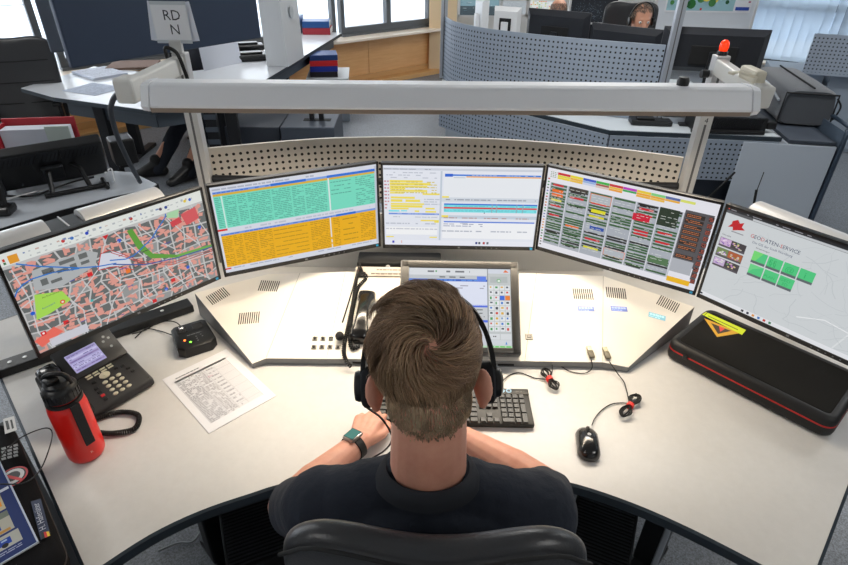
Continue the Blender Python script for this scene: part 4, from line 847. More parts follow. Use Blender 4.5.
q = MB(); loft(q, [(.024, .0655), (.026, .0668)], 0, LX, 0, LY, .040); q.build('fabric_inlay', mat('case_fabric', (26, 25, 23), .95, bump=(1500, .6, .001), spec=.2), ca)
Mi = root_mat(ca).inverted() 
def case_pt(x, y): return Mi @ at(x, y, ZD + .0685)
def cpoly(pts, c, lift): return [(p.x, p.y, .0672 + lift) for p in (case_pt(*t_) for t_ in pts)], c
q = MB()
def flat(q, pts, c, lift): P, c = cpoly(pts, c, lift); q.add(P, [tuple(range(len(P)))], col=c)
flat(q, [(702, 314.5), (706, 312), (746, 330), (742, 335)], (206, 224, 30), .0005); flat(q, [(704, 318), (741, 333), (717, 337)], (210, 160, 40), .0003); flat(q, [(711, 323), (731, 331), (718, 334)], (60, 46, 30), .0006); flat(q, [(719, 326), (725, 329), (720, 332)], (220, 70, 70), .0009)
flat(q, [(708, 315.5), (738, 329.5), (738, 330.5), (708, 316.5)], (120, 130, 30), .0008); q.build('warning_patch', m_print, ca, label='yellow triangular warning patch with yellow strip')
q = MB(); q.rbox(.06, .075, -.006, .001, .030, .044, .002); q.build('zip_puller', m_black, ca)

# dark side cabinet with bag and booklet at the left edge
eA = Vector((-.715, .68)); eD = Vector((-.554, .589)).normalized(); eang = math.atan2(eD.y, eD.x)
cab = thing('side_cabinet', 'dark side cabinet standing against the left end of the desk', 'cabinet', (eA.x - .02 * 0, eA.y, 0), eang)
q = MB(); q.rbox(-.12, .62, .012, .46, .02, .736, .006); q.build('body', mat('cabinet_dark', (40, 42, 46), .6), cab)
q = MB(); q.box(-.118, -.124, .03, .44, .04, .36); q.build('drawer', mat('cabinet_dark'), cab); q = MB(); q.box(-.118, -.124, .03, .44, .37, .72); q.build('drawer', mat('cabinet_dark'), cab)
bg = thing('equipment_bag', 'black fabric bag with patches and name tag at the left desk edge', 'bag', tuple(V3(eA + Vector((-eD.y, eD.x)) * .022, .7375)), eang)
Mb = root_mat(bg).inverted(); ZB = .088
q = MB(); loft(q, [(.02, 0), (.004, .008), (.0, .03), (.0, .06), (.012, .080), (.03, .088)], -.02, .52, -.015, .36, .05); q.build('body', m_fabric_black, bg, smooth=60)
q = MB(); loft(q, [(-.001, .052), (-.002, .0545), (-.001, .057)], -.02, .52, -.015, .36, .05); q.build('zip', mat('bag_zip', (46, 34, 30), .6), bg, smooth=60)
def bag_at(x, y, lift=.0): p = Mb @ at(x, y, .7375 + ZB + lift); return (p.x, p.y, ZB + lift)
q = MB()
def bflat(q, pts, c, lift): q.add([bag_at(*t_, lift) for t_ in pts], [tuple(range(len(pts)))], col=c)
bflat(q, [(3, 419), (14, 416), (17, 430), (5, 434)], (190, 190, 190), .001); bflat(q, [(5, 421), (8, 420.5), (10, 429), (7, 430)], (30, 30, 32), .0015); bflat(q, [(10, 420), (12, 419.5), (14, 428), (12, 429)], (30, 30, 32), .0015); q.build('logo_patch', m_print, bg, label='small white square patch'); q = MB()
for k in range(4):
    for j in range(3): x0, y0 = 1 + j * 6, 448 + k * 3.4 - j * 1.6; bflat(q, [(x0, y0), (x0 + 4.5, y0 - 1.3), (x0 + 5.3, y0 + 1), (x0 + .8, y0 + 2.2)], (120, 122, 124), .001)
q.build('text_patch', m_print, bg, label='grey lettered patch'); q = MB()
ctr = Mb @ at(13, 477, .7375 + ZB)
for rr_, cc, l_ in ((.030, (190, 34, 40), .001), (.026, (26, 26, 28), .0014), (.023, (206, 206, 206), .0018), (.015, (26, 26, 28), .0022)): q.add([(ctr.x + rr_ * math.cos(2 * PI * k / 28), ctr.y + rr_ * math.sin(2 * PI * k / 28), ZB + l_) for k in range(28)], [tuple(range(28))], col=cc)
bflat(q, [(3, 474), (22, 478), (21.5, 481), (3, 477)], (200, 36, 40), .0026); q.build('round_patch', m_print, bg, label='round red and white patch')
P0, P1, P2, P3 = [Mb @ at(x, y, .7375 + ZB) for x, y in ((31, 502), (41, 499), (50.5, 534), (41, 540.5))]
q = MB(); q.add([(p.x, p.y, ZB + .0015) for p in (P0, P1, P2, P3)], [(0, 1, 2, 3)], col=(26, 42, 76)); 
for i, cc in enumerate(((20, 20, 20), (200, 30, 30), (236, 200, 40))): bflat(q, [(41 + i * 2.6, 532.5 - i * .4), (43.6 + i * 2.6, 532.1 - i * .4), (45 + i * 2.6, 538 - i * 1.2), (42.4 + i * 2.6, 539 - i * 1.2)], cc, .0025)
vs, fs, w = text_poly('H. Hafenäter'); B_ = Mb @ at(46.5, 529, .7375 + ZB); E_ = Mb @ at(39, 503, .7375 + ZB); dd = (E_ - B_); dd.z = 0; Lq = dd.length; dd.normalize(); nn = Vector((-dd.y, dd.x, 0)); sc_ = Lq / w
q.add([(B_.x + dd.x * x * sc_ + nn.x * y * sc_ * 1.1, B_.y + dd.y * x * sc_ + nn.y * y * sc_ * 1.1, ZB + .003) for x, y in vs], fs, col=(180, 186, 200)); q.build('name_tag', m_print, bg, label='blue name tag with lettering and small flag')
# booklet
Zb_ = .7375 + ZB + .006; A1, A2, A3 = at(0, 461, Zb_), at(39, 542, Zb_), at(0, 563.5, Zb_); uy = (A1 - A2).normalized(); ux = (A2 - A3).normalized(); ux = (ux - uy * ux.dot(uy)).normalized()
org = A2 - ux * .21; Mk = Matrix(((ux.x, 0, uy.x, 0), (ux.y, 0, uy.y, 0), (0, -1, 0, 0), (0, 0, 0, 1))); Mk.translation = A2 - ux * .105 + Vector((0, 0, .001))
bk = Canvas(.21, .297, Mk); bk.mb.box(-.105, .105, .0002, .0040, 0, .297, M=Mk, col=(222, 224, 228)); bk.rect(0, 0, 1, 1, (24, 46, 104)); bk.up(); bk.rect(.985, 0, 1, 1, (190, 200, 220)); bk.rect(0, .992, 1, 1, (190, 200, 220)); bk.rect(.30, .83, .93, .975, (150, 156, 160)) if 0 else None
bk.rect(.25, .56, .88, .76, (176, 176, 166)); bk.rect(.40, .78, .90, .90, (176, 178, 172)); bk.rect(.25, .34, .88, .54, (190, 180, 150)); bk.up(); bk.rect(.25, .56, .88, .62, (110, 120, 110)); bk.rect(.38, .62, .78, .72, (30, 70, 170)); bk.rect(.66, .60, .78, .70, (44, 90, 190)); bk.rect(.46, .81, .82, .87, (30, 66, 160)); bk.rect(.30, .40, .80, .50, (40, 80, 170)); bk.rect(.80, .45, .86, .50, (230, 150, 40)); bk.rect(.5, .73, .85, .755, (190, 140, 70)); bk.up()
for u, v in ((.46, .725), (.60, .725), (.70, .725), (.52, .872), (.66, .872), (.76, .872)): bk.disc(u, v, .006, (24, 26, 34))
for u in (.42, .50, .58, .68): bk.rect(u, .635, u + .05, .665, (150, 180, 220)); 
for u in (.50, .58, .66, .74): bk.rect(u, .82, u + .05, .835, (160, 186, 220))
bk.rect(.82, .33, .97, .36, (206, 214, 230)); bk.dashes(.2, .08, .8, .14, 1, (220, 226, 236), 1, .7, 9, .05, .12, .02); bk.dashes(.40, .915, .88, .95, 2, (160, 170, 200), .9, .45, 3, .03, .08, .01); bk.dashes(.2, .2, .8, .28, 2, (170, 180, 210), .9, .4, 4, .04, .1, .015)
single(bk.mb, 'booklet', m_paper, 'blue booklet with photos of blue trucks lying on the black bag', 'booklet')
q = MB(); zc_ = .7375 + ZB + .014; q.tube(bez([at(0, 484, zc_), at(24, 483, zc_), at(40, 470, zc_), at(50, 446, zc_ - .02), at(52, 432, ZD + .006), at(46, 428, ZD + .03), at(30, 433, zc_), at(16, 441, zc_), at(2, 455, zc_), at(-8, 470, zc_)], 8), .0016, 6)
single(q, 'earphone_cable', m_rubber, 'thin black cable looping over the bag towards the bottle', 'cable', smooth=60)

# towers and legs under the desk
def tower(x0, x1, y0, y1, zt, label, rz=0):
    t = thing('computer_tower', label, 'computer', ((x0 + x1) / 2, (y0 + y1) / 2, .002), rz); w, d = (x1 - x0) / 2, (y1 - y0) / 2
    q = MB(); q.rbox(-w, w, -d, d, 0, zt, .006); q.build('casing', m_black_matt, t); q = MB()
    for k in range(int(2 * d / .012) - 1): y = -d + .012 + k * .012; q.box(-w + .01, w - .01, y, y + .005, zt, zt + .003)
    q.build('vent_ribs', mat('rib_grey', (52, 54, 58), .5), t)
    q = MB(); q.rbox(-w, w, d - .05, d - .02, zt + .003, zt + .06, .003); q.build('handle_bar', mat('pc_grey', (150, 156, 164), .5), t)
tower(.47, .66, .93, 1.25, .36, 'black ribbed computer under the desk to the right of the chair', R(-24))
tower(-.62, -.42, .93, 1.28, .36, 'black ribbed computer under the desk to the left of the chair', R(24))
for x, y, rz, lb in ((.73, 1.19, -.5, 'light grey holder under the desk at the right'), (-.60, 1.36, .5, 'light grey holder under the desk at the left')):
    q = MB(TR(x, y, 0, rz)); q.rbox(-.10, .10, -.02, .02, .35, .60, .006); q.rbox(-.10, -.08, -.02, .02, .002, .36, .004); q.rbox(.08, .10, -.02, .02, .002, .36, .004); single(q, 'computer_holder', mat('pc_grey'), lb, 'holder')
q = MB(); q.tube(bez([at(158, 551, .01), at(178, 543, .01), at(192, 542, .01), at(200, 532, .01), at(206, 520, .02)], 6), .004, 6); single(q, 'network_cable', mat('cable_grey', (170, 174, 180), .5), 'pale grey cable lying on the carpet under the desk', 'cable', smooth=60)
# ------------------------------------------------------------------ people and chairs
from mathutils.bvhtree import BVHTree
def remesh(mb, name, voxel, it=6, post=None):
    me = mb.mesh(name + '_raw'); o = bpy.data.objects.new(name + '_raw', me); COL.objects.link(o)
    m = o.modifiers.new('r', 'REMESH'); m.mode = 'VOXEL'; m.voxel_size = voxel; m.use_smooth_shade = True
    s = o.modifiers.new('s', 'SMOOTH'); s.factor = .5; s.iterations = it
    dg = bpy.context.evaluated_depsgraph_get(); dg.update(); out = bpy.data.meshes.new_from_object(o.evaluated_get(dg)); out.name = name
    bpy.data.objects.remove(o); bpy.data.meshes.remove(me)
    if post:
        for v in out.vertices: v.co = post(v.co)
    out.materials.clear(); out.polygons.foreach_set('use_smooth', [True] * len(out.polygons)); out.update(); return out
def put(me, name, m, parent, label=None):
    o = bpy.data.objects.new(name, me); COL.objects.link(o); me.materials.append(m); o.parent = parent
    me.transform(root_mat(parent).inverted()); 
    if label: o['label'] = label
    return o
def head_parts(q, M, ears=True):
    k = q.M; q.M = k @ M
    q.ell((0, -.010, .045), (.077, .098, .088), n=28); q.ell((0, .035, -.040), (.055, .055, .070), n=20); q.ell((0, .040, .0), (.062, .055, .085), n=20); q.ell((0, -.035, -.015), (.066, .062, .062), n=20)
    q.ell((0, .078, -.092), (.022, .018, .018)); q.cap((0, .094, .018), (0, .113, -.020), .008, .013); q.cap((-.032, .086, .032), (.032, .086, .032), .011, .011); q.cap((-.018, .092, -.052), (.018, .092, -.052), .007, .007); q.cap((-.016, .090, -.062), (.016, .090, -.062), .007, .007)
    if ears:
        for s in (-1, 1):
            E_ = TR(s * .083, -.012, -.010, rz=s * .45); q.ell((0, 0, 0), (.009, .020, .033), M=Matrix(), n=14) if 0 else None
            k2 = q.M; q.M = k2 @ E_; q.ell((s * .004, 0, .003), (.009, .020, .032), M=Matrix.Rotation(s * .35, 4, 'Z'), n=14); q.ell((s * .004, .002, -.022), (.008, .012, .014), n=10); q.M = k2
    q.M = k
def hand_parts(q, wrist, dirv, side, curl=.35, up=(0, 0, 1), sc=1.0):   # side=+1: right hand, palm down
    w = Vector(wrist); y = Vector(dirv).normalized(); z = Vector(up); z = (z - y * z.dot(y)).normalized(); x = y.cross(z)
    P = lambda a, b, c: w + (x * a * side * -1 + y * b + z * c) * sc         # a>0 points to the thumb side
    k0 = [(.030, .088), (.010, .093), (-.010, .089), (-.029, .080)]
    for a, b in k0: q.cap(P(a * .55, .008, 0), P(a, b - .004, .004), .0165 * sc, .0125 * sc)
    q.ell(P(0, .045, -.003), (.030 * sc, .030 * sc, .014 * sc), n=12)
    for (a, b), L, r in zip(k0, (.070, .078, .073, .057), (.0090, .0092, .0086, .0078)):
        p = P(a, b, .003); th = .12; sp = a * .9
        for j, f in enumerate((.44, .31, .25)):
            th += curl * (1, 1.15, .9)[j]; d = (y * math.cos(th) - z * math.sin(th) - x * side * sp * math.cos(th) * 1.5).normalized(); p2 = p + d * L * f * sc
            q.cap(p, p2, r * sc * (1 - .08 * j), r * sc * (.93 - .08 * j), n=10); p = p2
    a, b, c = P(.022, .018, -.004), P(.046, .050, -.010), P(.052, .080, -.014); d = P(.046, .102, -.020)
    q.cap(a, b, .017 * sc, .0125 * sc); q.cap(b, c, .0115 * sc, .0105 * sc); q.cap(c, d, .0102 * sc, .0085 * sc)
def person(label, loc, J, headM, m_skin, m_shirt, m_trous, voxel=.004, girth=1.0, group=None, hands=True, shoe=True, hips=None):
    """J: world joints pelvis, belly, chest, neck, shL, shR, elL, elR, wrL, wrR, hdL, hdR, hipL.. knL, anL, toL"""
    t = thing('person', label, 'person', loc)
    g_ = girth
    def torso(q, e):
        q.ell(J['pelvis'], (.175 * g_ + e, .125 * g_ + e, .12 + e), n=24); q.ell(J['belly'], (.160 * g_ + e, .118 * g_ + e, .17 + e), n=24); q.ell(J['chest'], (.185 * g_ + e, .118 * g_ + e, .18 + e), n=24)
        q.cap(J['shL'], J['shR'], .066 + e, .066 + e, n=20)
        mid = (J['shL'] + J['shR']) / 2
        q.ell(mid + Vector((0, -.015, -.045)), (.165 + e, .088 + e, .10 + e), n=24)
        for s in ('shL', 'shR'): q.cap(J['neck'] + (J[s] - J['neck']) * .15 + Vector((0, 0, .0)), J[s] + Vector((0, 0, .005)), .050 + e * .7, .056 + e * .7)
    q = MB(); torso(q, -.006); q.M = Matrix()
    hp = headM @ Vector((0, -.022, -.03)); q.cap(J['neck'] - Vector((0, 0, .05)), hp, .068, .060, n=20); q.cap(J['neck'] + Vector((0, .01, -.02)), headM @ Vector((0, -.0, -.02)), .06, .055, n=20); head_parts(q, headM)
    for s, sd in (('L', -1), ('R', 1)):
        el, wr = J['el' + s], J['wr' + s]; q.cap(J['sh' + s], el, .056, .044); q.cap(el, el + (wr - el) * .35, .043, .046); q.cap(el + (wr - el) * .35, wr, .045, .029); 
        if hands: hand_parts(q, wr, J['hd' + s] - wr, sd, J.get('curl' + s, .35))
        q.cap(J['hip' + s], J['kn' + s], .085, .058); q.cap(J['kn' + s], J['an' + s], .055, .038); q.cap(J['an' + s] + Vector((0, 0, -.02)), J['to' + s], .032, .028)
    me = remesh(q, 'body', voxel, 5); body = put(me, 'body', m_skin, t)
    q = MB(); torso(q, .010); q.cap(J['neck'] - Vector((0, .0, .09)), J['neck'] + Vector((0, .0, -.012)), .088, .073, n=22)
    for s in 'LR':
        e_ = J['el' + s]; a = J['sh' + s]; f = J.get('sleeve', .72)
        if f <= 1: q.cap(a, a + (e_ - a) * f, .070, .064, n=18)
        else: q.cap(a, e_, .068, .056, n=18); q.cap(e_, e_ + (J['wr' + s] - e_) * (f - 1), .056, .042, n=18)
    def wrinkle(co): 
        n_ = noise.noise_vector(co * 8) * .006 + noise.noise_vector(Vector((co.x * 34, co.y * 12, co.z * 14)) + Vector((3, 1, 7))) * .0035; return co + n_
    shirt = put(remesh(q, 'shirt', max(voxel, .006), 6, wrinkle), 'shirt', m_shirt, t)
    q = MB(); q.ell(J['pelvis'] - Vector((0, 0, .02)), (.178 * g_, .135 * g_, .125), n=24)
    for s in 'LR': q.cap(J['hip' + s], J['kn' + s], .100, .072, n=18); q.cap(J['kn' + s], J['an' + s] - Vector((0, 0, .05)), .070, .060, n=18)
    put(remesh(q, 'trousers', max(voxel, .008), 5, wrinkle), 'trousers', m_trous, t)
    for s in 'LR':
        q = MB(); a, b = J['an' + s], J['to' + s]; d = (b - a); d.z = 0; d.normalize(); z0 = b.z; q.cap(a - d * .045 + Vector((0, 0, z0 - a.z + .005)), b + d * .03, .042, .036); q.cap(a + Vector((0, 0, .03)), a - Vector((0, 0, .04)), .048, .044); q.cap(a - Vector((0, 0, .01)), b, .046, .038)
        me_ = remesh(q, 'shoe', .008, 3, lambda c: Vector((c.x, c.y, max(c.z, .003)))); put(me_, 'shoe', mat('shoe_black', (22, 22, 24), .45), t)
    for s in (-1, 1):
        q = MB(headM); q.ell((s * .031, .083, .012), (.0125, .0125, .0125), n=14); e = q.build('eye', mat('eye_white', (230, 228, 224), .25), t, smooth=180, world=True)
        q = MB(headM); q.ell((s * .031, .0935, .012), (.005, .003, .005), n=12); q.build('iris', mat('iris', (50, 70, 90), .2), e, smooth=180, world=False); 
        bpy.context.view_layer.update()
        e2 = e.children[0]; e2.data.transform(root_mat(t).inverted())
    return t, body, shirt

def hair(t, body, headM, crown, n, lenf, colf, region, m_hair, seed=1, name='hair', width=.0011, hup=None, swirl=1.0):
    inv = headM.inverted(); bvh = None; me = body.data; RM = root_mat(t)
    bm = bmesh.new(); bm.from_mesh(me); bm.transform(RM); hc = headM @ Vector((0, 0, .03)); kill = [f for f in bm.faces if (f.calc_center_median() - hc).length > .22]; bmesh.ops.delete(bm, geom=kill, context='FACES'); bvh = BVHTree.FromBMesh(bm); bm.free()
    r = random.Random(seed); q = MB(); crown = Vector(crown).normalized(); cw = headM.to_3x3() @ crown; count = 0; tries = 0
    ctr = headM @ Vector((0, -.01, .03)); loc, nrm, _, _ = bvh.ray_cast(ctr + cw * .3, -cw); CW = loc
    cl = []
    for _ in range(420): cl.append((Vector((r.gauss(0, 1), r.gauss(0, 1), r.gauss(0, 1))).normalized(), r.gauss(0, .30), r.uniform(-.22, .22), r.uniform(.8, 1.25)))
    from mathutils.kdtree import KDTree
    kd = KDTree(len(cl))
    for i, k_ in enumerate(cl): kd.insert(k_[0], i)
    kd.balance()
    while count < n and tries < n * 6:
        tries += 1; d = Vector((r.gauss(0, 1), r.gauss(0, 1), r.gauss(0, 1))).normalized()
        loc, nr, _, _ = bvh.ray_cast(ctr + (headM.to_3x3() @ d) * .3, -(headM.to_3x3() @ d))
        if loc is None: continue
        pl = inv @ loc
        dens = region(pl)
        if r.random() > dens: continue
        _, ci, _ = kd.find(d); _, coff, cshade, clen = cl[ci]
        count += 1; L = lenf(pl) * r.uniform(.75, 1.15) * clen; c = colf(pl, loc, r); c = tuple(max(0, min(255, int(v_ * (1 + cshade)) // 4 * 4)) for v_ in c); steps = 7 if L > .02 else 3; p = loc.copy(); pts = [p - nr * .001]; nv_ = nr; lift = hup(pl) if hup else .01
        for s in range(steps):
            rad = p - CW; rad -= nv_ * rad.dot(nv_); dist = rad.length; rad = rad.normalized() if dist > 1e-5 else Vector((1, 0, 0)); sw = nv_.cross(rad)
            a = swirl * (1.15 * math.exp(-dist / .05) + .18) ; ns = noise.noise(loc * 38) * 1.1 + noise.noise(loc * 90 + Vector((5, 5, 5))) * .55 + r.gauss(0, .06) + coff
            dr = rad * math.cos(a + ns * .6) + sw * math.sin(a + ns * .6)
            plc = inv @ p
            if plc.z < .03 and plc.y < .06: dr = dr * .4 + (headM.to_3x3() @ Vector((0, -.1, -1))) * .8
            dr = (dr - nv_ * dr.dot(nv_)).normalized(); p = p + dr * (L / steps); near, nn, _, dd_ = bvh.find_nearest(p)
            if near is None: break
            tt = (s + 1) / steps; h = .0012 + lift * math.sin(min(tt * 1.35, 1.45) * PI / 2.0) * (1 if steps > 3 else .7); h *= (1 + .35 * ns)
            nv_ = nn; p = near + nn * 0; pts.append(near + nn * max(h, .0008))
        wv = width * r.uniform(.7, 1.3); vs = []
        for i, a_ in enumerate(pts):
            tg = (pts[min(i + 1, len(pts) - 1)] - pts[max(i - 1, 0)]).normalized(); sd = tg.cross(nv_).normalized(); ww = wv * (1 - .75 * (i / (len(pts) - 1)) ** 2) / 2; 
            upn = sd.cross(tg).normalized() * ww * .8
            vs += [a_ + sd * ww, a_ - sd * ww, a_ + upn]
        fs = []
        for i in range(len(pts) - 1):
            b_ = 3 * i
            for j in range(3): fs.append((b_ + j, b_ + (j + 1) % 3, b_ + 3 + (j + 1) % 3, b_ + 3 + j))
        q.add(vs, fs, col=c)
    return q.build(name, m_hair, t, smooth=180, world=True)

def backrest(q, w, h, y0, z0, th, curve, top=0.0, ear=.0, M=None):
    nx, nz = 14, 10; vs = []
    for side in (0, 1):
        for j in range(nz + 1):
            for i in range(nx + 1):
                u = -1 + 2 * i / nx; v = j / nz; ww = w / 2 * (1 - .10 * (1 - v) - .04 * v ** 6)
                x = u * ww; z = z0 + v * h + (ear * math.exp(-((abs(u) - .55) / .30) ** 2) - .035 * max(0, abs(u) - .80) / .20) * v ** 4
                y = y0 + curve * u * u * 1.0 - .05 * math.sin(v * PI) * .3 - top * v + (th * (1 - .35 * v) if side == 0 else 0) * (1 - .35 * abs(u) ** 6) - (0 if side else .0) 
                vs.append((x, y, z))
    N = (nx + 1) * (nz + 1); fs = []
    for j in range(nz):
        for i in range(nx):
            a = j * (nx + 1) + i; fs.append((a, a + nx + 1, a + nx + 2, a + 1)); fs.append((N + a, N + a + 1, N + a + nx + 2, N + a + nx + 1))
    for i in range(nx): a = i; fs.append((a, a + 1, N + a + 1, N + a)); a = nz * (nx + 1) + i; fs.append((a, N + a, N + a + 1, a + 1))
    for j in range(nz): a = j * (nx + 1); fs.append((a, N + a, N + a + nx + 1, a + nx + 1)); a += nx; fs.append((a, a + nx + 1, N + a + nx + 1, N + a))
    q.add(vs, fs, M=M)
m_leather = mat('black_leather', (52, 53, 56), .32, bump=(260, .25, .002))
def office_chair(label, loc, rz, backz=1.10, w=.46, back_h=.60, seat_z=.50, quilt=False):
    t = thing('office_chair', label, 'office chair', loc, rz)                # sitter looks along +y
    q = MB(); backrest(q, w, back_h, -.30, backz - back_h, .085, .035, .03, .012); o = q.build('backrest', m_leather, t, smooth=180); m = o.modifiers.new('s', 'SUBSURF'); m.levels = m.render_levels = 2
    bmo = o
    if quilt:
        for z in (.25, .5, .75): s_ = MB(); s_.tube([(-w / 2 * .8, -.215, backz - back_h * z), (0, -.245, backz - back_h * z - .01), (w / 2 * .8, -.215, backz - back_h * z)], .004, 6); s_.build('seam', m_black_matt, bmo)
    else:
        e_ = .0; P = []
        for k in range(25):
            u = -1 + 2 * k / 24; zz = backz + .012 * math.exp(-((abs(u) - .55) / .30) ** 2) - .035 * max(0, abs(u) - .80) / .20; P.append((u * w / 2 * .955, -.33 + .035 * u * u - .004, zz - .012))
        s_ = MB(); s_.tube(P, .0035, 6); s_.build('piping', m_black_matt, bmo, smooth=60)
    q = MB(); loft(q, [(.03, seat_z - .07), (.008, seat_z - .06), (0, seat_z - .035), (.006, seat_z - .012), (.04, seat_z)], -.25, .25, -.25, .26, .09); o = q.build('seat', m_leather, t, smooth=60)
    q = MB(); q.tube([(0, -.02, seat_z - .07), (0, -.02, .12)], [.03, .025], 14); q.build('gas_stem', m_dark, t, smooth=40)
    q = MB(); q.rbox(-.04, .04, -.355, -.10, seat_z - .10, seat_z - .07, .008); q.rbox(-.035, .035, -.37, -.345, seat_z - .10, backz - .30, .008); q.build('back_bracket', m_black, t)
    for k in range(5):
        a = 2 * PI * k / 5 + .3; q = MB(TR(0, -.02, 0, a)); q.tube([(.02, 0, .11), (.16, 0, .095), (.30, 0, .07)], [.026, .021, .016], 10); l = q.build('base_leg', m_dark, t, smooth=40)
        q = MB(TR(0, -.02, 0, a) @ TR(.29, 0, 0)); q.lathe([(.028, -.012), (.030, -.008), (.030, .008), (.028, .012)], 16, M=TR(0, .0, .031, rx=PI / 2)); q.build('caster', m_rubber, l, smooth=40)
    for s in (-1, 1):
        q = MB(); q.rbox(s * .27 - .035, s * .27 + .035, -.16, .12, seat_z + .15, seat_z + .18, .012); q.rbox(s * .27 - .015, s * .27 + .015, -.05, .02, seat_z - .06, seat_z + .155, .008); q.rbox(min(0, s * .27), max(0, s * .27), -.04, .01, seat_z - .085, seat_z - .06, .006); q.build('armrest', m_black, t)
    return t
V = Vector
m_skin = mat('skin', (226, 168, 144), .5, mottle=((210, 144, 122), 26, .3), bump=(300, .15, .001)); m_skin.node_tree.nodes['Principled BSDF'].inputs['Subsurface Weight'].default_value = .12; m_skin.node_tree.nodes['Principled BSDF'].inputs['Subsurface Radius'].default_value = (.012, .004, .002)
m_tee = mat('navy_tshirt', (20, 28, 42), .85, bump=(60, .25, .012))
m_tr = mat('navy_trousers', (30, 36, 48), .85)
HM = TR(.010, .690, 1.285) @ Matrix.Rotation(R(-22), 4, 'X') @ Matrix.Rotation(R(-3), 4, 'Y')
J = dict(pelvis=V((.01, .58, .55)), belly=V((.01, .60, .76)), chest=V((.01, .635, .93)), neck=V((.012, .645, 1.112)), shL=V((-.178, .648, 1.012)), shR=V((.206, .648, 1.012)),
         elL=V((-.300, .81, .80)), elR=V((.300, .868, .80)), wrL=V((-.160, 1.018, .779)), wrR=V((.090, 1.052, .779)), hdL=V((-.118, 1.20, .772)), hdR=V((.035, 1.20, .790)), curlL=.30, curlR=.36, sleeve=.62,
         hipL=V((-.09, .60, .55)), hipR=V((.11, .60, .55)), knL=V((-.17, 1.03, .56)), knR=V((.19, 1.03, .56)), anL=V((-.17, 1.02, .10)), anR=V((.19, 1.04, .10)), toL=V((-.18, 1.17, .04)), toR=V((.20, 1.19, .04)))
man, body, shirt = person('man with short brown hair in dark T-shirt seated at the desk, seen from behind', (.01, .58, 0), J, HM, m_skin, m_tee, m_tr, .0036)
def hfall(pl):                                         # 1 on top, 0 at nape and sides
    return max(0, min(1, (pl.z - .015) / .05))
def region(pl):
    x, y, z = pl
    if y > .045: return 1 if z > .085 - .1 * 0 + (y - .045) * .3 else 0
    if abs(x) > .050 and y > -.035: return 1 if z > .022 + max(0, y) * .5 else 0
    lo = -.068 + .03 * max(0, (abs(x) - .03) / .04); return 1 if z > lo + .02 else (max(0, (z - lo) / .02) * .95)
def lenf(pl):
    f = hfall(pl); return (.004 if pl.z < -.035 else .009) + .050 * f * (1 if pl.y < .04 else 1)
def colf(pl, loc, r):
    f = hfall(pl); k = .5 + .5 * noise.noise(loc * 60) + r.gauss(0, .16); k = min(max(k, 0), 1)
    a, b = (112, 86, 64), (196, 164, 132); top = [a[i] + (b[i] - a[i]) * k for i in range(3)]; sd = [(146, 120, 94)[i] + ((184, 160, 132)[i] - (146, 120, 94)[i]) * k for i in range(3)]
    return tuple(int(sd[i] + (top[i] - sd[i]) * f) // 4 * 4 for i in range(3))
m_hair = mat('brown_hair', attr='Col', rough=.5, spec=.35)
hair(man, body, HM, (.06, -.86, .62), 15000, lenf, colf, region, m_hair, 3, hup=lambda pl: .002 + .009 * hfall(pl) + .018 * max(0, min(1, (pl.z - .07) / .05)), width=.0015)
# collar
q = MB(); P = []
Mc = TR(.011, .642, 1.127) @ Matrix.Rotation(R(-14), 4, 'X')
n = 40; prof = [(-.004, -.013), (.006, -.014), (.009, 0), (.003, .013), (-.004, .013), (-.006, 0)]; vs = []
for k in range(n):
    a = 2 * PI * k / n
    for dr, dz in prof: vs.append(Mc @ V(((.079 + dr - dz * .35) * math.cos(a), (.075 + dr - dz * .35) * math.sin(a), dz)))
m_ = len(prof); q.add(vs, [(k * m_ + j, ((k + 1) % n) * m_ + j, ((k + 1) % n) * m_ + (j + 1) % m_, k * m_ + (j + 1) % m_) for k in range(n) for j in range(m_)])
q.build('collar', mat('navy_rib', (20, 25, 34), .85), man, smooth=70, world=True)
# smart watch
wt = thing('smart_watch', 'teal faced smart watch on the left wrist of the seated man', 'watch', (-.172, 1.0, .80)); ax = (J['wrL'] - J['elL']).normalized(); wp_ = J['wrL'] - ax * .022; upv = V((-.25, -.15, 1)); upv = (upv - ax * upv.dot(ax)).normalized(); sx_ = ax.cross(upv)
Mw = Matrix(((sx_.x, ax.x, upv.x, wp_.x), (sx_.y, ax.y, upv.y, wp_.y), (sx_.z, ax.z, upv.z, wp_.z), (0, 0, 0, 1)))
q = MB(Mw); vs = []; n = 32
for k in range(n):
    a = 2 * PI * k / n
    for rr, yy in ((.0325, -.011), (.0350, -.010), (.0350, .010), (.0325, .011)): vs.append((rr * math.cos(a), yy, rr * math.sin(a) * .98))
q.add(vs, [(k * 4 + j, ((k + 1) % n) * 4 + j, ((k + 1) % n) * 4 + (j + 1) % 4, k * 4 + (j + 1) % 4) for k in range(n) for j in range(4)]); q.build('strap', m_rubber, wt, smooth=40, world=True)
q = MB(Mw); q.rbox(-.018, .018, -.021, .021, .030, .042, .005); q.build('case', mat('watch_steel', (170, 165, 160), .3, .8), wt, smooth=40, world=True)
c = Canvas(.030, .036, Mw @ TR(0, -.018, .0424, rx=-PI / 2)); c.rect(0, 0, 1, 1, (20, 30, 30)); c.up(); c.rect(.04, .04, .96, .96, (44, 128, 120)); c.mb.build('display', m_screen, wt, world=True)
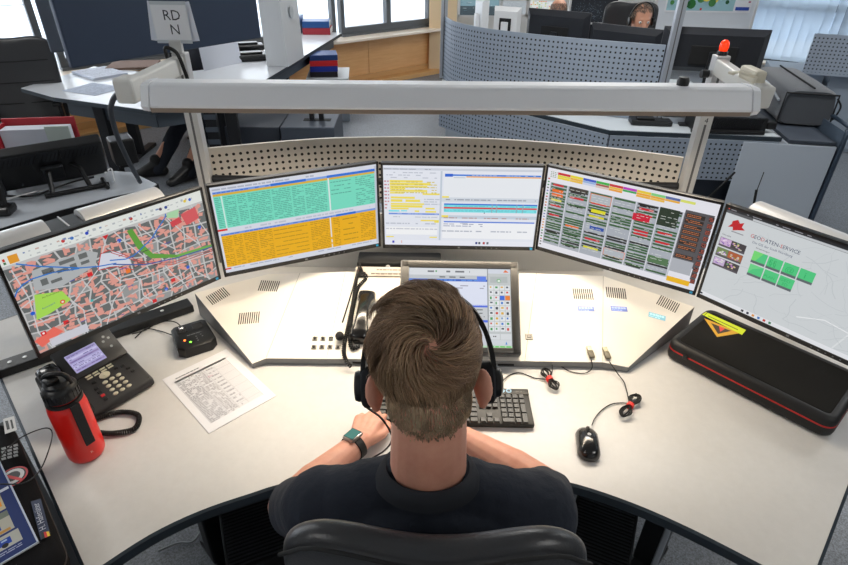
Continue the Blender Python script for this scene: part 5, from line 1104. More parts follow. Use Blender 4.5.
# headset
hd = thing('headset', 'black over-ear headset worn by the seated man', 'headset', tuple(HM @ V((0, .015, -.04))))
for s in (-1, 1):
    q = MB(HM @ TR(s * .098, .020, -.012, ry=PI / 2) @ Matrix.Rotation(0, 4, 'Z')); q.lathe([(.030, -.012), (.034, -.008), (.034, .006), (.028, .010)], 26); q.build('ear_cushion', mat('ear_foam', (22, 24, 30), .9), hd, smooth=50, world=True)
    q = MB(HM @ TR(s * .113, .020, -.010, ry=PI / 2)); q.lathe([(.024, -.008), (.026, -.003), (.025, .004), (.018, .008)], 22); q.build('ear_shell', m_black, hd, smooth=50, world=True)
q = MB(HM); P = []
for k in range(29):
    a = PI * k / 28; ex = .8; P.append(V((math.copysign(abs(math.cos(a)) ** ex, math.cos(a)) * .104, .020 + .040 * math.sin(a), -.005 + .137 * abs(math.sin(a)) ** .85)))
vs = []; 
for p in P:
    rd = V((p.x, 0, p.z - .02)).normalized(); vs += [p + V((0, -.013, 0)), p + V((0, .013, 0)), p + V((0, .013, 0)) + rd * .008, p + V((0, -.013, 0)) + rd * .008]
q.add(vs, [(k * 4 + j, (k + 1) * 4 + j, (k + 1) * 4 + (j + 1) % 4, k * 4 + (j + 1) % 4) for k in range(28) for j in range(4)] + [(0, 1, 2, 3), (112, 115, 114, 113)]); q.build('headband', m_black, hd, smooth=50, world=True)
q = MB(); q.tube(bez([HM @ V((-.108, .03, -.03)), HM @ V((-.105, .07, -.055)), HM @ V((-.08, .115, -.075)), HM @ V((-.05, .135, -.08))], 8), .003, 8); q.build('microphone_boom', m_black, hd, smooth=60, world=True)
q = MB(); q.ell(HM @ V((-.045, .137, -.08)), (.012, .009, .009), n=12); q.build('microphone_tip', mat('ear_foam'), hd, smooth=180, world=True)
q = MB(); q.tube(bez([HM @ V((-.104, .012, -.044)), aty(383, 420, .78), aty(392, 438, .84), aty(385, 450, .88), aty(371, 459, .93), aty(357, 470, .90), aty(338, 485, .86), V((-.24, .80, .93)) * 1, V((-.25, .90, .75 - .03)), V((-.26, .93, .55))], 8), .0021, 6); q.build('cable', m_rubber, hd, smooth=60, world=True)
office_chair('black leather office chair in which the man sits', (.026, .772, 0), R(-1), 1.192, .465, .62, .46)
# ------------------------------------------------------------------ room: floor, walls, windows
m_carpet = mat('carpet', (72, 76, 82), .48, mottle=((136, 143, 152), 170, .12), bump=(300, .25, .002), spec=1.0)
q = MB(); q.box(-7.5, 9.0, -2.2, 12.5, -.05, 0); structure(single(q, 'floor', m_carpet, None, None))
m_wall = mat('wall_paint', (214, 214, 212), .8); m_wood = mat('maple_panel', (214, 158, 100), .45, mottle=((236, 188, 130), 3.0, .28, (1, 1, 14)))
m_sill = mat('sill_laminate', (238, 224, 206), .35); m_frame = mat('window_frame_grey', (92, 96, 100), .5, .3); m_ply = mat('plinth_wood', (206, 160, 104), .5)
m_glass = bpy.data.materials.new('window_glass'); m_glass.use_nodes = True; nt = m_glass.node_tree; nt.nodes.clear(); o_ = nt.nodes.new('ShaderNodeOutputMaterial'); mx = nt.nodes.new('ShaderNodeMixShader'); t1 = nt.nodes.new('ShaderNodeBsdfTransparent'); t2 = nt.nodes.new('ShaderNodeBsdfGlossy'); t2.inputs['Roughness'].default_value = .02; mx.inputs['Fac'].default_value = .06
nt.links.new(t1.outputs[0], mx.inputs[1]); nt.links.new(t2.outputs[0], mx.inputs[2]); nt.links.new(mx.outputs[0], o_.inputs['Surface'])
ROOMH = 3.0
def wall_frame(a, b):                                  # matrix: x along the wall, y outwards (away from the room), origin at a on the floor
    d = Vector((b[0] - a[0], b[1] - a[1], 0)); L = d.length; return TR(a[0], a[1], 0, math.atan2(d.y, d.x)), L
WL, LL = wall_frame((-7.4, 2.45), (.12, 9.22))
def S_(mb, name, m): return structure(single(mb, name, m, None, None))
q = MB(WL); q.box(0, LL, .02, .20, 0, .60); q.box(0, LL, .02, .20, 2.7, ROOMH); S_(q, 'wall_left', m_wall)
q = MB(WL); 
for k in range(8): x0 = LL * k / 8; q.rbox(x0 + .003, x0 + LL / 8 - .003, 0, .02, .12, .60, .002)
S_(q, 'trim_1', m_wood)
q = MB(WL); q.rbox(0, LL, -.22, .18, .60, .63, .004); S_(q, 'trim_2', m_sill)
q = MB(WL); q.rbox(0, LL, -.20, .0, .0, .06, .004); S_(q, 'baseboard_left', m_ply)
q = MB(WL); q.box(0, LL, -.02, .0, .06, .12); S_(q, 'trim_3', m_ply)
nwin = 6; xs = [LL * k / nwin for k in range(nwin + 1)]
for k in range(nwin):
    x0, x1 = xs[k] + .04, xs[k + 1] - .04; q = MB(WL)
    q.box(x0, x1, .06, .14, .66, .74); q.box(x0, x1, .06, .14, 2.62, 2.70); q.box(x0, x0 + .06, .06, .14, .74, 2.62); q.box(x1 - .06, x1, .06, .14, .74, 2.62); xm = (x0 + x1) / 2; q.box(xm - .04, xm + .04, .06, .14, .74, 2.62); q.box(x0, x1, .03, .16, .63, .66)
    f_ = S_(q, 'window_%d' % (k + 1), m_frame); g_ = MB(WL); g_.box(x0 + .06, x1 - .06, .09, .10, .74, 2.62)
    me = g_.mesh('glass', Matrix.Translation(-f_.location)); go = bpy.data.objects.new('glass', me); me.materials.append(m_glass); COL.objects.link(go); go.parent = f_
    if k in (3, 4, 5, 2):
        bl_ = MB(WL); 
        for j in range(26): z = 2.6 - j * .055; bl_.box(x0 + .02, x1 - .02, .17, .21, z, z + .004)
        if k < 5: S_(bl_, 'trim_%d' % (10 + k), mat('blind_slat', (226, 228, 230), .5))
# pillar and rear wall
pa = at(432, 88, 0)
q = MB(); q.rbox(.02, .42, 9.05, 9.6, 0, ROOMH, .01); S_(q, 'wall_corner', mat('pillar_cream', (232, 206, 168), .7))
q = MB(); q.box(.3, 4.35, 9.6, 9.8, 0, ROOMH); S_(q, 'wall_back', m_wall)
WR, LR = wall_frame((4.2, 9.62), (9.0, 6.35))
q = MB(WR); q.box(0, LR, .02, .2, 0, .22); q.box(0, LR, .02, .2, 2.75, ROOMH); S_(q, 'wall_right', m_wall)
q = MB(WR); q.rbox(0, LR, -.16, .15, .22, .25, .004); S_(q, 'trim_4', m_sill)
for k in range(3):
    x0, x1 = LR * k / 3 + .03, LR * (k + 1) / 3 - .03; q = MB(WR); q.box(x0, x1, .06, .14, .25, .33); q.box(x0, x1, .06, .14, 2.67, 2.75); q.box(x0, x0 + .07, .06, .14, .33, 2.67); q.box(x1 - .07, x1, .06, .14, .33, 2.67); q.box(x0, x1, .06, .14, .95, 1.05); 
    f_ = S_(q, 'window_%d' % (7 + k), m_frame); g_ = MB(WR); g_.box(x0 + .07, x1 - .07, .09, .10, .33, 2.67); me = g_.mesh('glass', Matrix.Translation(-f_.location)); go = bpy.data.objects.new('glass', me); me.materials.append(m_glass); COL.objects.link(go); go.parent = f_
# outside: ground and a far building face give the windows their pale streaks
q = MB(); q.box(-60, 60, 12.6, 90, -4, -3.9); S_(q, 'ground_outside', mat('outside_ground', (168, 176, 186), .9))
q = MB(); q.box(4, 40, 26, 30, -4, -.3); q.box(4, 40, 26, 30, .9, 2.0); S_(q, 'building_outside', mat('outside_facade', (120, 134, 150), .9))
# closing walls behind and beside the camera, ceiling with lamps
q = MB(); q.box(-7.5, -7.4, -2.2, 2.5, 0, ROOMH); S_(q, 'wall_far_left', m_wall)
q = MB(); q.box(-7.5, 9.1, -2.3, -2.2, 0, ROOMH); S_(q, 'wall_rear', m_wall)
q = MB(); q.box(9.0, 9.1, -2.2, 6.35, 0, ROOMH); S_(q, 'wall_far_right', m_wall)
q = MB(); q.box(-7.5, 9.1, -2.3, 12.6, ROOMH, ROOMH + .1); S_(q, 'ceiling', mat('ceiling_paint', (224, 224, 222), .9))

# vertical blind
vb = thing('vertical_blind', 'white translucent vertical slat blind in front of the right window', 'blind', tuple((WR @ Vector((.2, -.12, 0)))), math.atan2(WR[1][0], WR[0][0]))
m_slat = bpy.data.materials.new('blind_fabric'); m_slat.use_nodes = True; nt = m_slat.node_tree; nt.nodes.clear(); o_ = nt.nodes.new('ShaderNodeOutputMaterial'); mx = nt.nodes.new('ShaderNodeMixShader'); mx2 = nt.nodes.new('ShaderNodeMixShader'); a_ = nt.nodes.new('ShaderNodeBsdfTransparent'); b_ = nt.nodes.new('ShaderNodeBsdfTranslucent'); c_ = nt.nodes.new('ShaderNodeBsdfDiffuse')
b_.inputs[0].default_value = lin((206, 220, 232)); c_.inputs[0].default_value = lin((206, 216, 226)); mx.inputs[0].default_value = .5; mx2.inputs[0].default_value = .62; nt.links.new(b_.outputs[0], mx.inputs[1]); nt.links.new(c_.outputs[0], mx.inputs[2]); nt.links.new(a_.outputs[0], mx2.inputs[1]); nt.links.new(mx.outputs[0], mx2.inputs[2]); nt.links.new(mx2.outputs[0], o_.inputs['Surface'])
q = MB(); q.rbox(0, LR - .6, -.03, .03, 2.70, 2.74, .004); q.build('head_rail', m_alu, vb)
for k in range(44):
    x = .05 + k * .118
    if x > LR - .7: break
    q = MB(TR(x, 0, 0, rnd.uniform(.25, .6))); q.box(-.062, .062, 0, .0015, .30, 2.70); q.build('slat', m_slat, vb)

# whiteboard with map
wb = thing('whiteboard', 'grey framed whiteboard with a pinned map in front of the window', 'whiteboard', (3.0, 6.95, .9))
def wbx(px_, py_): p = aty(px_, py_, 6.95); return p.x - 3.0, p.z - .9
x0, z0 = wbx(652, 32); x1, z1 = wbx(748, 32); z0 = (z0 + z1) / 2; 
q = MB(); q.box(x0, x1, .005, .03, z0, z0 + 1.2); q.build('board', mat('board_white', (206, 212, 220), .35), wb)
q = MB(); q.rbox(x0 - .02, x1 + .02, -.0, .04, z0 - .03, z0, .004); q.rbox(x0 - .02, x1 + .02, -.0, .04, z0 + 1.2, z0 + 1.23, .004); q.rbox(x0 - .03, x0, 0, .04, z0 - .03, z0 + 1.23, .004); q.rbox(x1, x1 + .03, 0, .04, z0 - .03, z0 + 1.23, .004); q.build('frame', m_alu, wb)
q = MB(); q.rbox(x0 + .05, x1 - .05, -.06, .0, z0 - .035, z0 - .02, .004); q.build('pen_tray', m_alu, wb)
for x in (x0 + .1, x1 - .1): q = MB(); q.rbox(x - .02, x + .02, .04, .07, -.88, z0 + 1.1, .004); q.rbox(x - .02, x + .02, -.22, .25, -.899, -.87, .004); q.build('leg', m_dark, wb)
cv = Canvas(.95, .85, TR((x0 + x1) / 2 + .02, .003, z0 + .20)); r = random.Random(2); cv.rect(0, 0, 1, 1, (222, 224, 230)); cv.up(); cv.rect(.02, .02, .80, .98, (150, 190, 200)); cv.up()
for k in range(60): u, v = r.uniform(.06, .74), r.uniform(.06, .92); cv.disc(u, v, r.uniform(.02, .05), r.choice([(24, 84, 44), (40, 110, 50), (70, 130, 70), (20, 70, 40), (226, 210, 90), (150, 150, 190)]), 9); cv.up()
cv.disc(.42, .96, .012, (200, 30, 40)); cv.dashes(.83, .3, .98, .9, 10, (170, 90, 120), .7, .3, 2, .03, .08, .01); cv.rect(.82, .93, .98, .97, (40, 70, 160)); cv.mb.build('pinned_map', m_paper, wb)

# screens on the rear wall and stands
def wall_screen(px0, py0, px1, py1, Y, label, draw, tilt=0, name='large_screen'):
    a, b = aty(px0, py1, Y), aty(px1, py1, Y); w_ = (b.x - a.x); h_ = w_ * .58; t = thing(name, label, 'display', ((a.x + b.x) / 2, Y, a.z), 0)
    q = MB(); q.rbox(-w_ / 2, w_ / 2, .006, .05, 0, h_, .004); q.build('casing', m_white if draw[0] else m_black, t)
    fr = MB(); e = .02; fr.box(-w_ / 2, w_ / 2, 0, .008, 0, e); fr.box(-w_ / 2, w_ / 2, 0, .008, h_ - e, h_); fr.box(-w_ / 2, -w_ / 2 + e, 0, .008, 0, h_); fr.box(w_ / 2 - e, w_ / 2, 0, .008, 0, h_); fr.build('frame', m_alu if draw[0] else m_black, t)
    c = Canvas(w_ - 2 * e, h_ - 2 * e, TR(0, .005, e)); draw[1](c); c.mb.build('screen', m_screen, t)
    st = MB(); st.rbox(-.04, .04, .05, .10, -a.z + .012, h_ * .5, .005); st.rbox(-.12, .12, -.1, .25, -a.z + .002, -a.z + .02, .004); st.build('floor_stand', m_dark, t); return t
def d_sea(c):
    c.rect(0, 0, 1, 1, (150, 176, 190)); c.up(); c.rect(0, .6, 1, 1, (70, 84, 92)); c.rect(0, .30, 1, .6, (128, 160, 172)); c.up(); r = random.Random(5)
    for k in range(30): u, v = r.random() * .9, .3 + r.random() * .65; c.rect(u, v, u + r.uniform(.03, .1), v + .015, r.choice([(190, 204, 210), (90, 120, 130), (60, 64, 66)]))
def d_plan(c):
    c.rect(0, 0, 1, 1, (224, 228, 228)); r = random.Random(6); c.up()
    for i in range(12):
        for j in range(9):
            if r.random() < .6: c.rect(.02 + i * .08, .04 + j * .105, .02 + i * .08 + .06, .04 + j * .105 + .06, r.choice([(226, 170, 60), (120, 180, 130), (226, 120, 90), (200, 206, 214), (214, 216, 140)]))
def d_dark(c):
    c.rect(0, 0, 1, 1, (26, 30, 36)); r = random.Random(7); c.up()
    for k in range(260): u, v = min(max(r.gauss(.38, .2), .01), .97), min(max(r.gauss(.62, .22), .01), .97); c.rect(u, v, u + .012, v + .014, r.choice([(90, 104, 120), (120, 130, 140), (60, 76, 96)]))
def d_grey(c): c.rect(0, 0, 1, 1, (176, 184, 190)); c.up(); c.dashes(.05, .1, .95, .9, 9, (140, 150, 160), .6, .3, 3)
wall_screen(458, 0, 500, 17, 7.0, 'display with a seascape picture at the far workstation', (1, d_sea))
wall_screen(500, 0, 527, 16, 6.85, 'pale grey display left of the coloured plan at the far workstation', (1, d_grey))
wall_screen(527, 0, 556, 17, 7.1, 'display with a coloured plan behind the bald man', (1, d_plan))
wall_screen(567, 0, 616, 24, 7.2, 'dark display with pale specks in a light frame behind the bald man', (1, d_dark))

# ------------------------------------------------------------------ far middle workstation
m_perfg = perf_mat('perforated_blue_grey_metal', (152, 164, 180), .034, .0062, .5, .15, True)
fp = bez([(.145, 5.32), (.22, 5.02), (.42, 4.72), (.70, 4.50), (1.05, 4.30), (1.35, 4.17), (1.60, 4.08)], 4)
t = perf_strip('perforated_screen', fp, .745, 1.25, m_perfg, 'large curved blue grey perforated screen of the far workstation', 'screen panel', .034, .02)
fq = bez([(.11, 4.95), (.40, 4.62), (.81, 4.24), (1.25, 3.84)], 4)[:-1] + [Vector((1.25, 3.84, 0))]
mp1 = perf_strip('modesty_panel', [(p[0], p[1]) for p in fq], .42, .705, m_perfg, 'low perforated panel under the dark desk edge, receding to the left', 'screen panel', .034, .012)
mp2 = perf_strip('modesty_panel', [(1.262, 3.838), (1.8, 3.79), (2.372, 3.745)], .42, .705, m_perfg, 'low perforated panel under the dark desk edge, facing the beam', 'screen panel', .034, .012)
fd = thing('workstation_desk', 'pale desk with dark blue edge of the far middle workstation', 'desk', (1.3, 4.6, 0))
for o_ in (mp1, mp2): o_.location -= fd.location; o_.parent = fd; del o_['category']
fpoly = [(.115, 4.955), (.42, 4.62), (.82, 4.25), (1.255, 3.85), (2.38, 3.755), (2.40, 4.2), (2.40, 5.4), (.6, 5.9), (.14, 5.5)]
q = MB(); q.prism(fpoly, .712, .738); q.build('desktop', mat('far_desk_top', (192, 200, 206), .45), fd, world=True)
q = MB(); vs = []; P = offset_poly(fpoly, .006); n = len(P); vs = [(x, y, .709) for x, y in P] + [(x, y, .736) for x, y in P] + [(x, y, .7385) for x, y in offset_poly(fpoly, -.004)]
q.add(vs, [(i, (i + 1) % n, (i + 1) % n + n, i + n) for i in range(n)] + [(n + i, n + (i + 1) % n, 2 * n + (i + 1) % n, 2 * n + i) for i in range(n)]); q.build('edge_band', m_edge, fd, world=True)
for x, y in ((.5, 5.5), (2.3, 5.2), (1.4, 4.2)): q = MB(TR(x, y, 0)); q.rbox(-.03, .03, -.03, .03, 0, .712, .004); q.build('leg', m_dark, fd, world=True)
q = MB(); q.prism([(.17, 5.0), (.45, 4.72), (.9, 4.33), (1.0, 4.45), (.55, 4.9), (.3, 5.15)], 0.002, .70); single(q, 'desk_plinth', mat('plinth_pale', (196, 206, 216), .5), 'pale plinth below the low perforated panel at its left end', 'plinth')
def far_post(px0, x, y, top, lb):
    t = thing('aluminium_post', lb, 'post', (x, y, .74)); q = MB(); q.rbox(-.028, .028, -.02, .02, 0, top - .74, .003); q.build('profile', mat('far_alu', (176, 182, 192), .4, .5), t); q = MB(); q.box(-.004, .004, -.0206, -.02, .02, top - .78); q.build('groove', mat('groove'), t); return t
far_post(0, .14, 5.345, 1.72, 'thin aluminium post at the left end of the far curved screen')
far_post(0, 1.635, 4.06, 1.80, 'aluminium post at the right end of the far curved screen')

def back_monitor(a, b, h, label, cat='monitor', m=None, sticker=None, z0=None, tilt=0, plate=True):
    a = Vector(a); b = Vector(b); d = b - a; L = d.length; t = thing('computer_monitor', label, cat, tuple(((a + b) / 2).to_2d()) + (.7405,), math.atan2(d.y, d.x)); zb = a.z - .7405
    q = MB(); vs = []; y0, y1 = -.03, .015
    vs = [(-L / 2, y1, zb), (L / 2, y1, zb), (L / 2, y1, zb + h), (-L / 2, y1, zb + h), (-L / 2 * .86, y0, zb + h * .12), (L / 2 * .86, y0, zb + h * .12), (L / 2 * .86, y0, zb + h * .86), (-L / 2 * .86, y0, zb + h * .86), (-L / 2, .03, zb), (L / 2, .03, zb), (L / 2, .03, zb + h), (-L / 2, .03, zb + h)]
    q.add(vs, [(4, 5, 6, 7), (0, 1, 5, 4), (1, 2, 6, 5), (2, 3, 7, 6), (3, 0, 4, 7), (0, 8, 9, 1), (1, 9, 10, 2), (2, 10, 11, 3), (3, 11, 8, 0), (8, 11, 10, 9)]); q.build('casing', m or mat('monitor_back', (30, 33, 40), .5), t)
    if plate: q = MB(); q.rbox(-L * .22, L * .22, -.040, -.029, zb + h * .18, zb + h * .62, .004); q.build('cable_cover', m_black_matt, t)
    q = MB(); q.rbox(-.03, .03, -.060, -.041 if plate else -.03, .01, zb + h * .5, .004); q.rbox(-.12, .12, -.12, .06, 0, .012, .004); q.build('stand', m_dark if m is None else m, t)
    if sticker: q = MB(); x, z = sticker; q.lathe([(.018, 0), (.018, .002)], 16, M=TR(x * L / 2, .0145, zb + h * z, rx=PI / 2)); q.lathe([(.011, .002), (.011, .003)], 12, m=1, M=TR(x * L / 2, .0145, zb + h * z, rx=PI / 2)); q.build('round_sticker', [mat('sticker_yellow', (226, 220, 120), .5), mat('sticker_grey', (150, 156, 160), .5)], t, label='round yellow sticker')
    return t
p, p2 = aty(527, 18, 5.25), aty(589, 25.5, 4.95); p2.z = p.z = 1.335 - .31; back_monitor(p, p2, .31, 'black monitor seen from behind, left of the pair over the far screen', sticker=(.72, .80))
p, p2 = aty(591, 26, 4.9), aty(664, 31, 4.55); zt = 1.275; p2.z = p.z = zt - .31; back_monitor(p, p2, .31, 'black monitor seen from behind, in front of the man with the headset', sticker=(-.9, .8))
p, p2 = aty(664, 33, 4.12), aty(771, 38, 4.0); p2.z = p.z = 1.085; back_monitor(p, p2, .275, 'wide black monitor seen from behind, right of the far post', sticker=(.90, .86))
p, p2 = aty(494, 12, 5.3), aty(520, 19, 5.2); p.z = p2.z = 1.12; back_monitor(p, p2, .22, 'small white monitor seen from behind at the far workstation', m=m_white)
p, p2 = aty(478, 5, 5.75), aty(486, 9, 5.55); p.z = p2.z = 1.1; back_monitor(p, p2, .28, 'narrow white screen turned sideways at the far workstation', m=m_white, plate=False)
# ribbed aluminium rail and devices on the far desk
q = MB(TR(1.94, 4.02, .7405, -.03)); q.rbox(-.27, .16, 0, .12, 0, .045, .004)
for k in range(4): q.rbox(-.27, .16, -.004 + .0 * k, .10, .05 + k * .05, .094 + k * .05, .008)
single(q, 'ribbed_rail', mat('ribbed_alu', (178, 186, 196), .35, .5), 'ribbed silver rail standing on the far desk below the wide monitor', 'rail')
pr = thing('ribbed_printer', 'black device with ribbed front on the far desk behind the beam', 'printer', (2.06, 3.86, .7405), R(-2))
q = MB(); q.rbox(-.24, .25, -.02, .16, 0, .10, .012); q.build('housing', m_black, pr)
for k in range(27): x = -.17 + k * .0145; q = MB(TR(x, -.022, .055, ry=.28)); q.rbox(-.004, .004, -.008, .004, -.035, .045, .002); q.build('rib', m_dark, pr)
q = MB(); q.rbox(-.26, .22, -.075, -.03, 0, .022, .005); q.build('paper_tray', m_black, pr)
q = MB(); q.rbox(.255, .32, -.01, .05, .02, .07, .008); q.build('side_handle', m_black, pr)
q = MB(TR(1.60, 4.00, .7405, -.1)); q.rbox(-.16, .12, -.05, .07, 0, .035, .008); q.rbox(-.12, .0, -.03, .05, .035, .05, .006); single(q, 'desk_device', m_black, 'flat black device on the far desk left of the ribbed device', 'device')
cmpt = tower
q = MB(TR(2.05, 4.0, 0, 0)); q.rbox(-.24, .24, -.12, .3, .002, .40, .006); single(q, 'computer_case', mat('case_navy', (36, 44, 56), .6), 'dark blue computer case under the far perforated panel', 'computer')
q = MB(); q.tube(bez([aty(735, 172, 3.72), aty(722, 185, 3.72), aty(708, 198, 3.75), aty(700, 206, 3.78)], 8), .008, 8); single(q, 'hanging_cable', m_rubber, 'black cable hanging under the far perforated panel', 'cable', smooth=60)
q = MB(); q.tube(bez([aty(764, 172, 3.70), aty(759, 185, 3.68), aty(756, 193, 3.66)], 6), .003, 6); q.tube([aty(756.5, 190, 3.66), aty(754, 203, 3.66)], .009, 8); single(q, 'cable_adapter', m_rubber, 'thin cable with black adapter hanging before the pale cabinet', 'cable', smooth=60)

# pale cabinet with blue tubular frame, and felt bag
cb = thing('cabinet', 'pale grey cabinet with dark blue rounded side frame under the felt bag', 'cabinet', (2.42, 3.72, .002), R(-9))
q = MB(); q.rbox(0, .30, 0, 1.3, .0, .70, .004); q.build('body', mat('cabinet_pale', (190, 200, 212), .5), cb)
q = MB(); q.rbox(-.28, .30, -.006, -.001, .0, .70, .002); q.build('side_panel', mat('cabinet_pale'), cb); q = MB(); q.rbox(0, .29, .0, 1.28, .705, .730, .004); q.build('top_board', mat('cab_top', (58, 66, 78), .6), cb)
q = MB(); q.tube(bez([(.325, -.01, 0), (.325, -.01, .40), (.325, -.01, .74), (.34, .03, .80), (.36, .12, .82), (.36, .9, .82)], 8), .014, 10); q.build('tube_frame', mat('frame_blue', (52, 66, 82), .45, .3), cb, smooth=60)
q = MB(); q.box(.312, .318, 0, .9, .0, .80); q.build('side_infill', mat('infill', (70, 84, 100), .6), cb)
m_felt = mat('dark_felt', (66, 70, 77), .95, mottle=((92, 97, 104), 180, .2), bump=(600, .5, .002), sheen=.3)
fb = thing('felt_bag', 'long dark grey felt bag with handle strap lying on the cabinet', 'bag', (2.66, 4.02, .735), R(-12.5))
q = MB(); vs = []; secs = [(0.0, .94, .90), (.03, 1, 1), (.40, 1, 1.02), (.78, .98, .98), (.86, .8, .8), (.88, .5, .5)]; N = 28
for y, sx_, sz_ in secs:
    for k in range(N): a = 2 * PI * k / N; ca, sa = math.cos(a), math.sin(a); e = .42; x = math.copysign(abs(ca) ** e, ca) * .175 * sx_; z = math.copysign(abs(sa) ** e, sa) * .125 * sz_; vs.append((x * (1 - .05 * (z > 0)), y, .127 + z))
q.add(vs, [(i * N + k, i * N + (k + 1) % N, (i + 1) * N + (k + 1) % N, (i + 1) * N + k) for i in range(len(secs) - 1) for k in range(N)] + [tuple(range(N)), tuple(range((len(secs) - 1) * N, len(secs) * N))[::-1]]); q.build('body', m_felt, fb, smooth=60)
q = MB(); q.tube([(-.17, -.006, .02), (-.165, -.008, .225), (.165, -.008, .225), (.17, -.006, .02)], .007, 8); q.build('front_piping', mat('felt_dark', (30, 32, 36), .9), fb)
q = MB(); q.tube(bez([(-.182, .05, .16), (-.186, .30, .20), (-.186, .50, .20), (-.182, .72, .16)], 8), .009, 8); q.build('strap', mat('strap_grey', (170, 176, 184), .7), fb, smooth=60)
q = MB(); q.tube([(0, .0, .262), (0, .8, .258)], .006, 6); q.build('zip', mat('felt_dark'), fb); q = MB(); q.tube(bez([(.17, .02, .20), (.20, .0, .15), (.195, .01, .08), (.19, .03, .05)], 6), .006, 6); q.build('zip_cord', mat('felt_dark'), fb)
# far right: perforated screen over grey cabinets
e0, e1 = aty(818, 52, 5.6), aty(870, 72, 5.3)
perf_strip('perforated_screen', [(3.62, 5.75), (4.2, 5.55), (5.0, 5.2)], .74, 1.10, m_perfg, 'perforated screen with dark rim at the far right edge', 'screen panel', .034, .02)
for k, (x, y) in enumerate(((3.45, 5.95), (3.93, 5.78), (4.41, 5.60))):
    t = thing('filing_cabinet', ('grey filing cabinet right of the felt bag', 'grey filing cabinet at the far right below the perforated screen', 'grey filing cabinet furthest right in the row')[k], 'cabinet', (x, y, .002), R(-20), 'grey filing cabinets behind the felt bag'); q = MB(); q.rbox(0, .46, 0, .5, 0, .735, .005); q.build('body', mat('filing_grey', (136, 148, 162), .5), t)
    q = MB(); q.rbox(.01, .45, -.012, -.001, .03, .72, .003); q.build('door', mat('filing_grey'), t)

# people at the far workstation
Mf = mat('skin_far', (206, 150, 124), .5)
def seated(px_, py_, Y, face, label, shirt, hand=True):
    hp = aty(px_, py_, Y); x, y, z = hp; z = hp.z; s = face   # face=+1 looks along +y, -1 towards the camera
    JJ = dict(pelvis=V((x, y - s * .12, z - .72)), belly=V((x, y - s * .10, z - .52)), chest=V((x, y - s * .06, z - .36)), neck=V((x, y - s * .035, z - .165)), shL=V((x - .19 * s, y - s * .04, z - .24)), shR=V((x + .19 * s, y - s * .04, z - .24)), elL=V((x - .25 * s, y + s * .10, z - .50)), elR=V((x + .25 * s, y + s * .10, z - .50)), wrL=V((x - .16 * s, y + s * .33, z - .50)), wrR=V((x + .16 * s, y + s * .33, z - .50)), hdL=V((x - .12 * s, y + s * .5, z - .50)), hdR=V((x + .12 * s, y + s * .5, z - .50)), sleeve=1.8,
              hipL=V((x - .09 * s, y - s * .1, z - .74)), hipR=V((x + .09 * s, y - s * .1, z - .74)), knL=V((x - .13 * s, y + s * .33, z - .72)), knR=V((x + .13 * s, y + s * .33, z - .72)), anL=V((x - .13 * s, y + s * .30, .10)), anR=V((x + .13 * s, y + s * .30, .10)), toL=V((x - .14 * s, y + s * .45, .04)), toR=V((x + .14 * s, y + s * .45, .04)))
    HMx = TR(x, y, z, 0 if s > 0 else PI, R(-12) * 1)
    return person(label, (x, y - s * .12, 0), JJ, HMx, Mf, shirt, m_tr, .008), HMx, (x, y - s * .12, 0)
m_dj = mat('dark_jacket', (28, 32, 42), .85)
(p1_, b1_, s1_), H1, l1 = seated(558, 14, 6.0, 1, 'balding man in dark jacket seen from behind at the far workstation', m_dj)
(p2_, b2_, s2_), H2, l2 = seated(641, 20, 5.15, -1, 'man with short grey hair and headset looking over the far monitors', mat('dark_pullover', (34, 38, 46), .85))
def hr_short(pl): return 1 if (pl.z < .085 and pl.z > -.05 and pl.y < .03 and (abs(pl.x) < .06 or pl.z > .0)) else 0
hair(p1_, b1_, H1, (0, -.4, .9), 2200, lambda p: .010, lambda p, l, r: r.choice([(120, 108, 98), (150, 140, 130), (96, 86, 78)]), hr_short, m_hair, 5, width=.003, hup=lambda p: .002)
def hr_top(pl): return 1 if ((pl.z > .085 and pl.y < .07) or (pl.z > .01 and pl.y < .03) or (pl.y < -.03 and pl.z > -.05)) else 0
hair(p2_, b2_, H2, (0, -.4, .9), 2600, lambda p: .018, lambda p, l, r: r.choice([(110, 96, 84), (140, 128, 116), (84, 72, 64)]), hr_top, m_hair, 6, width=.003, hup=lambda p: .004)
hs2 = thing('headset', 'black headset on the man behind the far monitors', 'headset', tuple(H2 @ V((0, 0, 0))))
for s in (-1, 1): q = MB(H2 @ TR(s * .098, .01, -.010, ry=PI / 2)); q.lathe([(.028, -.012), (.033, -.006), (.033, .008), (.024, .012)], 20); q.build('ear_cup', m_black, hs2, smooth=50, world=True)
q = MB(H2); q.tube([V((.102 * math.cos(PI * k / 20), .0, -.005 + .145 * math.sin(PI * k / 20))) for k in range(21)], .006, 6); q.build('headband', m_black, hs2, smooth=60, world=True)
office_chair('black office chair of the balding man at the far workstation', (l1[0], l1[1] + .05, 0), 0, .98, .46, .48, .42)
office_chair('tall black office chair behind the man with the headset', (l2[0] + .03, l2[1] - .02, 0), PI, 1.36, .50, .86, .42)

